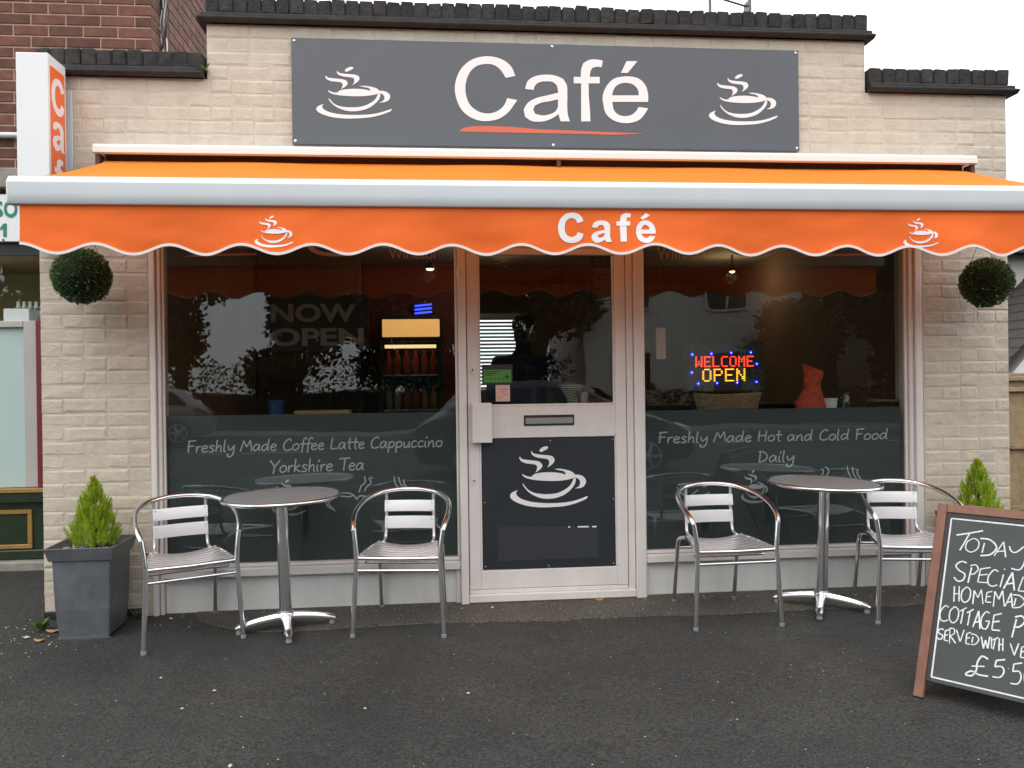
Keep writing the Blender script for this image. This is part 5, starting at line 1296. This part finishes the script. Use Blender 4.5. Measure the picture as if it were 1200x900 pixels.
obj('green_sill', MB().box(-6, xe, NY-.05, NY+.03, zz(588), zz(577)), M['green_gloss'], shop, bevel=.004); obj('gold_strip', MB().box(-6, xe, NY-.055, NY+.02, zz(576.5), zz(572)), M['gold'], shop, bevel=.002)
obj('stall_riser', MB().box(-6, xe, NY, NY+.04, zz(655), zz(588.5)), M['green_gloss'], shop)
obj('base_moulding', MB().box(-6, xe, NY-.03, NY-.001, zz(655), zz(644)), M['green_gloss'], shop, bevel=.006)
obj('doorstep', MB().box(-6, xe, NY-.10, NY+.04, gz(NY)-.05, zz(655.5)), M['concrete'], shop, bevel=.008)
gx = W(38.5, 610, NY).x; g0, g1 = zz(643), zz(597)
gm = obj('gold_moulding', MB().box(gx-1.2, gx, NY-.014, NY-.0005, g1-.03, g1).box(gx-1.2, gx, NY-.014, NY-.0005, g0, g0+.03).box(gx-.03, gx, NY-.0135, NY-.0005, g0+.0305, g1-.0305).box(gx-1.2, gx-1.17, NY-.0135, NY-.0005, g0+.0305, g1-.0305), M['gold'], shop, bevel=.004)
mx_ = W(46, 450, NY).x
obj('maroon_post', MB().box(mx_-.014, xe, NY-.01, NY+.04, zz(571.5), zz(376)), M['maroon'], shop)
obj('frosted_panel', MB().box(-6, mx_-.10, NY+.03, NY+.045, zz(571.5), zz(384)), M['frost'], shop)
obj('panel_frame', MB().box(mx_-.098, mx_-.0145, NY+.0, NY+.04, zz(571.5), zz(376)), M['greyframe'], shop, bevel=.004); obj('panel_top', MB().box(-6, mx_-.099, NY+.0, NY+.04, zz(383.5), zz(376)), M['greyframe'], shop, bevel=.004)
obj('display_shelf', MB().box(-6, xe, NY+.05, NY+.45, zz(376)-.06, zz(376)-.02), M['boxwhite'], shop)
obj('room_wall', MB().box(-6, xe+.3, NY+1.2, NY+1.25, 0.06, 2.6).box(xe+.25, xe+.3, NY+.06, NY+1.195, .06, 2.6), M['olive'], shop)
obj('room_ceiling', MB().box(-6, xe+.24, NY+.06, NY+1.19, zz(290)+.031, zz(290)+.07), M['olive'], shop)
obj('shop_glass', MB().box(-6, xe, NY+.012, NY+.018, zz(375.5), zz(299.5)), M['clear'], shop)
M['strip_light'] = emit_mat('shop_strip_light', (1.0, 0.9, 0.7), 6.0)
sl = thing('strip_light', 'ceiling strip light inside the neighbouring shop', 'lamp', (-3.1, NY+.14, zz(290)))
obj('casing', MB().box(-3.9, -2.75, NY+.10, NY+.18, zz(290), zz(290)+.03), M['boxwhite'], sl); obj('tube', MB().tube([(-3.85, NY+.14, zz(290)-.017), (-2.8, NY+.14, zz(290)-.017)], .015, 8), M['strip_light'], sl)
sgn = thing('neighbour_sign', 'white sign board with green letters cut off at the left edge', 'sign', (-3.4, NY-.02, zz(284)))
obj('board', MB().box(-6, W(19, 260, NY).x+.12, NY-.03, NY-.005, zz(284), zz(229)), M['boxwhite'], sgn, bevel=.003)
obj('letter', text_mesh('S', W(-11, 255, NY-.03), W(3.5, 235, NY-.03), NY-.0305, .003, .03), M['greenletter'], sgn)
obj('letter', text_mesh('O', W(4.8, 255, NY-.03), W(20.5, 235, NY-.03), NY-.0305, .003, .03), M['greenletter'], sgn)
obj('letter', MB().slab([W(x_, y_, NY-.0305) for x_, y_ in ((0.5,267),(4.3,262),(8,262),(8,277.5),(4.0,277.5),(4.0,268),(0.5,270))], (0,-.003,0)), M['greenletter'], sgn)
for px in (4,): 
    p = W(px, 282, NY-.03); obj('screw', MB().box(p.x-.006, p.x+.006, NY-.034, NY-.0305, p.z-.002, p.z+.01), M['chain'], sgn)
by_ = NY+.2; zs = zz(376)-.0195
bxo = thing('product_box', 'white box of teal capped bottles on the neighbouring shop shelf', 'box', (W(20,376,by_).x, by_, zs))
x0, x1 = W(4, 376, by_).x, W(34, 376, by_).x
obj('carton', MB().box(x0, x1, by_, by_+.12, zs+.0005, zs+.12), M['boxwhite'], bxo, bevel=.003)
for k in range(5):
    x = x0+.02+k*(x1-x0-.0)/4.2; b_ = thing('white_bottle', '%s white bottle with teal band behind the product box next door' % ('leftmost', 'second', 'middle', 'fourth', 'rightmost')[k], 'bottle', (x, by_+.17, zs), group='white bottles in the neighbouring shop', local=True)
    obj('bottle_body', MB().lathe([(.02,.001),(.02,.13),(.016,.15),(.012,.155),(.012,.185)], n=12), M['bottle'], b_, smooth=40); obj('band', MB().lathe([(.0206,.12),(.0206,.14)], n=12), M['teal'], b_)

# ------------------------------------------------------------------ right: fence, tiled house, aerial
FY = 1.5; fx = W(1184, 500, FY).x; ft = W(1192, 437, FY).z
fe = thing('board_fence', 'weathered close board fence beyond the right corner of the cafe', 'fence', (fx+1.5, FY, gz(FY)))
FB = []
for k in range(3):
    mb = MB().box(-.05, .05, -.009, .009, 0, ft-.06-gz(FY)); me = make_mesh('board', mb, bevel=.002); me.materials.append(M['fence']); FB.append(me)
x = XR+.05; i = 0
while x < XR+6:
    o = bpy.data.objects.new('board', R_.choice(FB)); COL.objects.link(o); o.parent = fe
    o.location = Vector((x, FY+R_.uniform(-.004,.004), gz(FY)+.01))-OFF[fe.name]; o.rotation_euler = (0, R_.uniform(-.008,.008), R_.uniform(-.08,.0)+.06); x += .098; i += 1
for z in (ft-.03, ft-.115, W(1192, 521, FY).z, .25): obj('rail', MB().box(XR+.02, XR+6, FY-.045, FY-.014, z-.032, z), M['fence'], fe, bevel=.003)
obj('capping', MB().box(XR+.02, XR+6, FY-.03, FY+.03, ft-.028, ft), M['fence'], fe, bevel=.004)
HY = 7.0
rh = thing('white_house', 'white rendered house with dark tiled roofs behind the fence', 'house', (12, HY+3, .1))
hx = W(1181, 330, HY).x-.4
eh = W(1192, 292, HY+1.4).z; rg = W(1192, 240, HY+5).z
obj('wall', MB().box(hx, hx+9, HY+1.5, HY+8, 0.1, eh), M['render'], rh)
def tiled(name, x0, x1, y0, z0, y1, z1, step=.16):
    n = int(math.hypot(y1-y0, z1-z0)/step); mb = MB()
    for k in range(n):
        ya, za = y0+(y1-y0)*k/n, z0+(z1-z0)*k/n; yb, zb = y0+(y1-y0)*(k+1.25)/n, z0+(z1-z0)*(k+1.25)/n
        mb.slab([(x0,ya,za+.03),(x0,yb,zb+.005),(x0,yb,zb-.015),(x0,ya,za)], (x1-x0,0,0))
    return obj(name, mb, M['rooftile'], rh)
# main roof eaves above, lean-to roof rising towards the right wall below
obj('eaves_board', MB().box(hx-.3, hx+9, HY+1.25, HY+1.495, W(1192,300,HY+1.3).z, W(1192,288,HY+1.3).z), M['chain'], rh)
tiled('main_roof', hx-.3, hx+9.2, HY+1.1, W(1192,296,HY+1.1).z, HY+5, rg)
pz0, pz1 = W(1185,436,HY).z, W(1200,352,HY).z
mb = MB(); n = 14; xa = W(1176, 380, HY).x
for k in range(n):     # tiled slope falling to the left
    za, zb = pz0-.1+(pz1+1.0-pz0)*k/n, pz0-.1+(pz1+1.0-pz0)*(k+1.25)/n; x0_, x1_ = xa-.35+2.2*k/n, xa-.35+2.2*(k+1.25)/n
    mb.slab([(x0_,HY-.2,za+.03),(x1_,HY-.2,zb+.005),(x1_,HY-.2,zb-.02),(x0_,HY-.2,za)], (0,1.6,0))
obj('side_roof', mb, M['rooftile'], rh)
obj('side_wall', MB().slab([(xa+.1,HY,0.1),(xa+5,HY,.1),(xa+5,HY,pz1+.6),(xa+1.7,HY,pz1+.6),(xa+.1,HY,pz0-.05)], (0,1.45,0)), M['render'], rh)
ae = thing('tv_aerial', 'television aerial sticking up behind the parapet', 'aerial', (W(832,10,2.2).x, 2.2, 2.84))
p = W(832, 4, 2.2); q = W(876, 8, 2.2)
obj('mast', MB().tube([(p.x,2.2,2.84),(p.x,2.2,p.z+.5)], .014, 8), M['antenna'], ae)
obj('boom', MB().tube([(p.x-.12,2.2,p.z+.10),(q.x,2.2,q.z)], .009, 8), M['antenna'], ae)
for k in range(9):
    t = k/8; cx = p.x-.1+(q.x-p.x+.1)*t; cz = p.z+.10+(q.z-p.z-.10)*t; h = .075-.03*t
    obj('element', MB().tube([(cx-.02,2.2-.05,cz-h*.35),(cx+.02,2.2+.05,cz+h*.35)], .005, 6), M['antenna'], ae)
obj('reflector', MB().box(q.x-.012, q.x+.012, 2.14, 2.26, q.z-.06, q.z+.04), M['antenna'], ae)

# ------------------------------------------------------------------ across the road (mirrored in the panes; trees and hedges thickened, raised to block low sky light)
def house_opposite(x0, x1, y, wallz, roofz, label, seed):
    h = thing('house', label, 'house', ((x0+x1)/2, y-4, RZ), group='houses across the road'); 
    obj('wall', MB().box(x0, x1, y-7, y, RZ, wallz), M['render'], h)
    mb = MB().slab([(x0-.3,y+.35,wallz-.05),(x0-.3,y-3.5,roofz),(x0-.3,y-7.35,wallz-.05)], (x1-x0+.6,0,0)); obj('roof', mb, M['rooftile'], h)
    ch = obj('chimney', MB().box(x0+1, x0+1.7, y-4, y-3, roofz-.8, roofz+.9), M['brown'], h); obj('pot', MB().lathe([(.13,roofz+.9),(.11,roofz+1.3)], (x0+1.35,y-3.5,0), 10), M['brown'], ch)
    n = int((x1-x0)/2.4)
    for fl in range(2):
        for i in range(n):
            wx = x0+(i+.5)*(x1-x0)/n; wz = .9+fl*2.55
            if fl == 0 and i == n//2:
                d = obj('door', MB().box(wx-.45, wx+.45, y+.002, y+.05, RZ+.1, 2.1), M['maroon'], h); obj('knob', MB().lathe([(.03,0),(.03,.04)], (wx+.35,y+.08,1.0), 8), M['steel'], d); continue
            w = obj('window', MB().box(wx-.6, wx+.6, y+.001, y+.02, wz, wz+1.25), M['darkglass'], h)
            obj('frame', MB().box(wx-.66,wx-.58,y+.021,y+.07,wz-.06,wz+1.31).box(wx+.58,wx+.66,y+.021,y+.07,wz-.06,wz+1.31).box(wx-.579,wx+.579,y+.021,y+.07,wz+1.23,wz+1.31).box(wx-.579,wx+.579,y+.021,y+.07,wz-.06,wz+.02).box(wx-.03,wx+.03,y+.021,y+.06,wz+.021,wz+1.229), M['frame'], w)
house_opposite(4.5, 13.5, -20, 5.0, 7.6, 'white rendered house mirrored in the right window', 1)
house_opposite(15.5, 23, -20.5, 5.0, 7.6, 'white rendered house further along the opposite side', 2)
def tree_mesh(seed, h, r, nl):
    rr = random.Random(seed); tr = MB(); tr.tube([(0,0,0),(.05,0,h*.3),(0,.08,h*.62)], [h*.03,h*.022,h*.009], 9)
    cl = []
    for k in range(9):
        a = rr.uniform(0,6.28); z = h*rr.uniform(.34,.9); rad_ = r*rr.uniform(.25,.72)*(1.15-(z/h)**2*.7)
        c = Vector((rad_*math.cos(a), rad_*math.sin(a), z)); cl.append((c, r*rr.uniform(.32,.5)))
        tr.tube([(0,0,h*.28+.1*k*.2), c*.5+Vector((0,0,h*.2)), c], [h*.012,h*.007,h*.003], 6)
    cl.append((Vector((0,0,h*.82)), r*.5))
    lf = MB()
    for i in range(nl):
        c, cr = rr.choice(cl); d = Vector((rr.gauss(0,1), rr.gauss(0,1), rr.gauss(0,.8))).normalized()*cr*rr.random()**.4; p = c+d; s = rr.uniform(.16,.32)
        u = Vector((rr.uniform(-1,1), rr.uniform(-1,1), rr.uniform(-1,1))).normalized(); v = u.cross(Vector((rr.uniform(-1,1), rr.uniform(-1,1), rr.uniform(-1,1)))).normalized()
        o = len(lf.v); lf.v += [p, p+u*s*.5+v*s*.3, p+u*s, p+u*s*.5-v*s*.3]; lf.f.append((o,o+1,o+2,o+3))
    a = make_mesh('trunk', tr, smooth=60); a.materials.append(M['bark']); b = make_mesh('crown', lf); b.materials.append(M['leaf']); return a, b
TM = [tree_mesh(1, 6.5, 2.4, 9000), tree_mesh(2, 5.0, 2.3, 8000), tree_mesh(3, 8.5, 2.9, 10000)]
for (k, x, y, s, rz, lab) in ((2,-7.6,-21,.95,0,'tall round street tree left of the opposite gap'), (1,-11.5,-20,1.15,1,'bushy tree at the far left across the road'), (1,-4.2,-22,1.0,2,'low bushy tree left of the middle across the road'), (1,-1.6,-24,1.1,4.2,'bushy tree set back in the middle across the road'),
      (1,.9,-21.5,.95,3,'bushy tree across the road left of the white house'), (0,3.2,-20.3,.95,4,'round tree touching the left corner of the white house'), (1,13.2,-17.7,.95,5,'low tree in front of the right end of the white house'), (2,15.6,-18.6,1.05,2.2,'tallest dark tree between the opposite houses'), (2,-15.5,-23,1.15,.7,'tall dark tree far left across the road'), (1,10.6,-18.4,.72,1.2,'small shrub by the white house front'), (2,-20,-22,1.2,3.7,'tall tree at the left end of the opposite row'), (2,25,-19,1.2,1.7,'tall tree at the right end of the opposite row'), (0,20,-18,1.0,.3,'round tree before the further white house')):
    t = thing('street_tree', lab, 'tree', (x, y, RZ), (0,0,rz), group='trees across the road', local=True); t.scale = (s,s,s)
    for me in TM[k]: o = bpy.data.objects.new(me.name.split('.')[0], me); COL.objects.link(o); o.parent = t
def hedge(x0, x1, y, h, seed, label):
    rr = random.Random(seed); mb = MB()
    for i in range(int((x1-x0)*420)):
        hx_ = rr.uniform(x0,x1); p = Vector((hx_, y+rr.uniform(-.5,.5), RZ+h*(1+.28*noise.noise(Vector((hx_*.9, seed, 0)))+.12*noise.noise(Vector((hx_*3, seed, 4))))*rr.random()**.6)); s = rr.uniform(.07,.16)
        u = Vector((rr.uniform(-1,1), rr.uniform(-1,1), rr.uniform(-1,1))).normalized(); v = u.cross(Vector((rr.uniform(-1,1), rr.uniform(-1,1), 1))).normalized(); o = len(mb.v)
        mb.v += [p, p+u*s*.5+v*s*.35, p+u*s, p+u*s*.5-v*s*.35]; mb.f.append((o,o+1,o+2,o+3))
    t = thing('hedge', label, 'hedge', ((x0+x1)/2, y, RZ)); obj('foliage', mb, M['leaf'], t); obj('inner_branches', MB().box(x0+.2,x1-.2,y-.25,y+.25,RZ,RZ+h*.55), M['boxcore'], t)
hedge(-24, 4, -19.2, 2.1, 4, 'long dark hedge across the road'); hedge(4.6, 20, -18.9, 1.1, 6, 'low hedge before the white houses')
# parked cars
def make_car(label, loc, rz, paint, group):
    t = thing('parked_car', label, 'car', loc, (0,0,rz), group=group, local=True)
    # side profile sections: (x, halfwidth low, z sill, z belt, halfwidth belt, z roof, halfwidth roof)
    sec = [(-2.05,.70,.34,.62,.70,.66,.62), (-1.98,.80,.26,.78,.80,.82,.70), (-1.75,.84,.22,.90,.84,.96,.68), (-1.35,.86,.20,.93,.86,1.32,.58), (-.95,.87,.20,.94,.87,1.43,.57), (-.3,.87,.20,.94,.87,1.46,.58), (.3,.87,.20,.93,.87,1.42,.57), (.75,.87,.20,.92,.86,1.22,.58), (1.15,.86,.20,.90,.85,.96,.66), (1.6,.84,.22,.80,.82,.84,.66), (1.95,.78,.26,.66,.74,.70,.60), (2.08,.64,.34,.54,.62,.57,.52)]
    mb = MB(); n = 10
    for (x, a, zs_, zb, b_, zr, c) in sec:
        half = [(a*.9,zs_), (a,zs_+.10), (b_+.01,(zs_+zb)/2+.08), (b_,zb), ((b_+c)/2,(zb+zr)/2+.01), (c*.8,zr)]
        mb.v += [Vector((x,-y,z)) for y, z in half]+[Vector((x,y,z)) for y, z in reversed(half)]
    m_ = 12
    for i in range(len(sec)-1):
        for k in range(m_): mb.f.append((i*m_+k, i*m_+(k+1) % m_, (i+1)*m_+(k+1) % m_, (i+1)*m_+k))
    mb.f += [tuple(range(m_)), tuple((len(sec)-1)*m_+k for k in range(m_))]
    obj('body', mb, paint, t, smooth=38)
    for s in (-1, 1):
        for (xs_, nm) in (([(-1.5,.98),(-1.18,1.28),(-.35,1.36),(-.35,.98)], 'rear_window'), ([(-.28,.98),(-.28,1.36),(.25,1.33),(.70,1.12),(.86,.97)], 'front_window')):
            P = []
            for (x, z) in xs_:
                f = (z-.94)/.5; P.append((x, s*(.872-.27*f+.004), z))
            obj(nm, MB().slab(P, (0, s*.012, 0)), M['darkglass'], t)
        obj('headlight', MB().slab([(1.86,s*.46,.66),(1.93,s*.70,.62),(1.90,s*.72,.72),(1.80,s*.50,.76)], (.09,0,.0)), M['lamp'], t)
        obj('mirror', MB().box(.62,.80,s*.90-.06,s*.90+.06,.96,1.08), paint, t, bevel=.03)
        for x in (-1.28, 1.30):
            w = MB().lathe([(.20,-.10),(.30,-.10),(.315,-.06),(.315,.06),(.30,.10),(.20,.10)], n=28)
            for v in w.v: v.xyz = Vector((x+v.x, s*.80+v.z, .315+v.y))
            tw = obj('wheel', w, M['tyre'], t, smooth=40)
            r = MB()
            for k in range(5):
                an = k*2*math.pi/5; r.tube([(x,s*.905,.315),(x+.19*math.cos(an),s*.90,.315+.19*math.sin(an))], [.035,.022], 6)
            ring = [(x+.205*math.cos(k*.2618), s*.895, .315+.205*math.sin(k*.2618)) for k in range(24)]
            r.tube(ring, .018, 6, closed=True); obj('rim', r, M['slat'], tw)
    obj('windscreen', MB().slab([(.62,-.50,1.30),(.62,.50,1.30),(1.10,.60,.985),(1.10,-.60,.985)], (.012,0,.018)), M['darkglass'], t)
    return t
make_car('dark hatchback parked on the forecourt behind the viewer', (1.75, -7.9, RZ), 0, M['carpaint'], 'parked cars')
make_car('silver car parked across the road on the left', (-7.2, -15.2, RZ+.01), rad(170), M['carpaint2'], 'parked cars')

# ------------------------------------------------------------------ grit, leaves, weeds
mb = MB(); rr = random.Random(21)
def grit(x, y, r):
    z = gz(y)+(.005 if y > -.3 else .003); vs = [Vector((x+r*a*rr.uniform(.5,1.3), y+r*b_*rr.uniform(.5,1.3), z+r*.5*c)) for a, b_, c in ((1,0,0),(-1,0,0),(0,1,0),(0,-1,0),(0,0,1),(0,0,-.5))]
    mb.add(vs, [(0,2,4),(2,1,4),(1,3,4),(3,0,4),(2,0,5),(1,2,5),(3,1,5),(0,3,5)])
for i in range(420): grit(rr.uniform(-2.4, 3), -rr.random()**.8*2.6-.02, rr.uniform(.0015, .0042))
for i in range(120): grit(rr.uniform(-1.5, 2.9), rr.uniform(-.25, .02), rr.uniform(.002, .0055))
for i in range(90): grit(rr.gauss(-2.15, .22), rr.gauss(-.30, .18), rr.uniform(.002, .007))
for (px, py, r) in ((577,713,.016),(541,714,.008),(200,726,.013),(31,748,.017),(189,795,.010),(251,810,.009),(428,831,.010),(270,898,.014),(549,813,.010),(214,831,.009)):
    p = G(px, py); grit(p.x, min(p.y, .02), r)
obj('grit', mb, M['litter'], kind='stuff', label='pale grit and crumbs scattered over the tarmac', cat='grit')
for (px, py, s, lab) in ((702, 704, .03, 'dead yellow leaf lying against the door threshold'), (46, 752, .028, 'dead brown leaf near the tall zinc planter'), (62, 741, .035, 'long reddish leaf at the foot of the left wall corner')):
    p = G(px, py); y = min(p.y, -.03); mbl = MB()
    pts = [(p.x+s*math.cos(a)*(1 if abs(math.sin(a)) < .9 else .8), y+s*.55*math.sin(a), gz(y)+.010+.006*math.cos(2*a)) for a in [k*.6283 for k in range(10)]]
    mbl.slab(pts, (0,0,.0012)); obj('dead_leaf', mbl, M['leaflit'], label=lab, cat='leaf', group='dead leaves on the ground')
def weed(x, y, h, n, seed, lab, z=None):
    rr = random.Random(seed); t = thing('weed', lab, 'plant', (x, y, gz(y) if z is None else z), group='weeds at the wall foot', local=True); mbw = MB()
    for i in range(n):
        a = rr.uniform(0,6.28); l = h*rr.uniform(.5,1); d = Vector((math.cos(a)*.6, math.sin(a)*.6, rr.uniform(.4,1))).normalized(); s = d.cross(Vector((0,0,1))).normalized()*l*.16; b0 = Vector((rr.uniform(-.02,.02), rr.uniform(-.02,.02), 0)); o = len(mbw.v)
        mbw.v += [b0, b0+d*l*.55+s, b0+d*l-Vector((0,0,l*.12)), b0+d*l*.55-s]; mbw.f.append((o,o+1,o+2,o+3))
    obj('leaves', mbw, M['weed'], t)
p = G(49, 738); weed(p.x, min(p.y, -.05), .09, 22, 1, 'small green weed at the left wall corner by the planter')
weed(-1.60, -.035, .07, 26, 2, 'low weed between the planter and the left chair'); weed(2.90, -.04, .09, 24, 3, 'small weed at the foot of the right pier')
weed(HX0-.01, -.03, .06, 14, 4, 'tiny weed growing from the step in the left coping', ZL+.03)
bpy.context.view_layer.update()
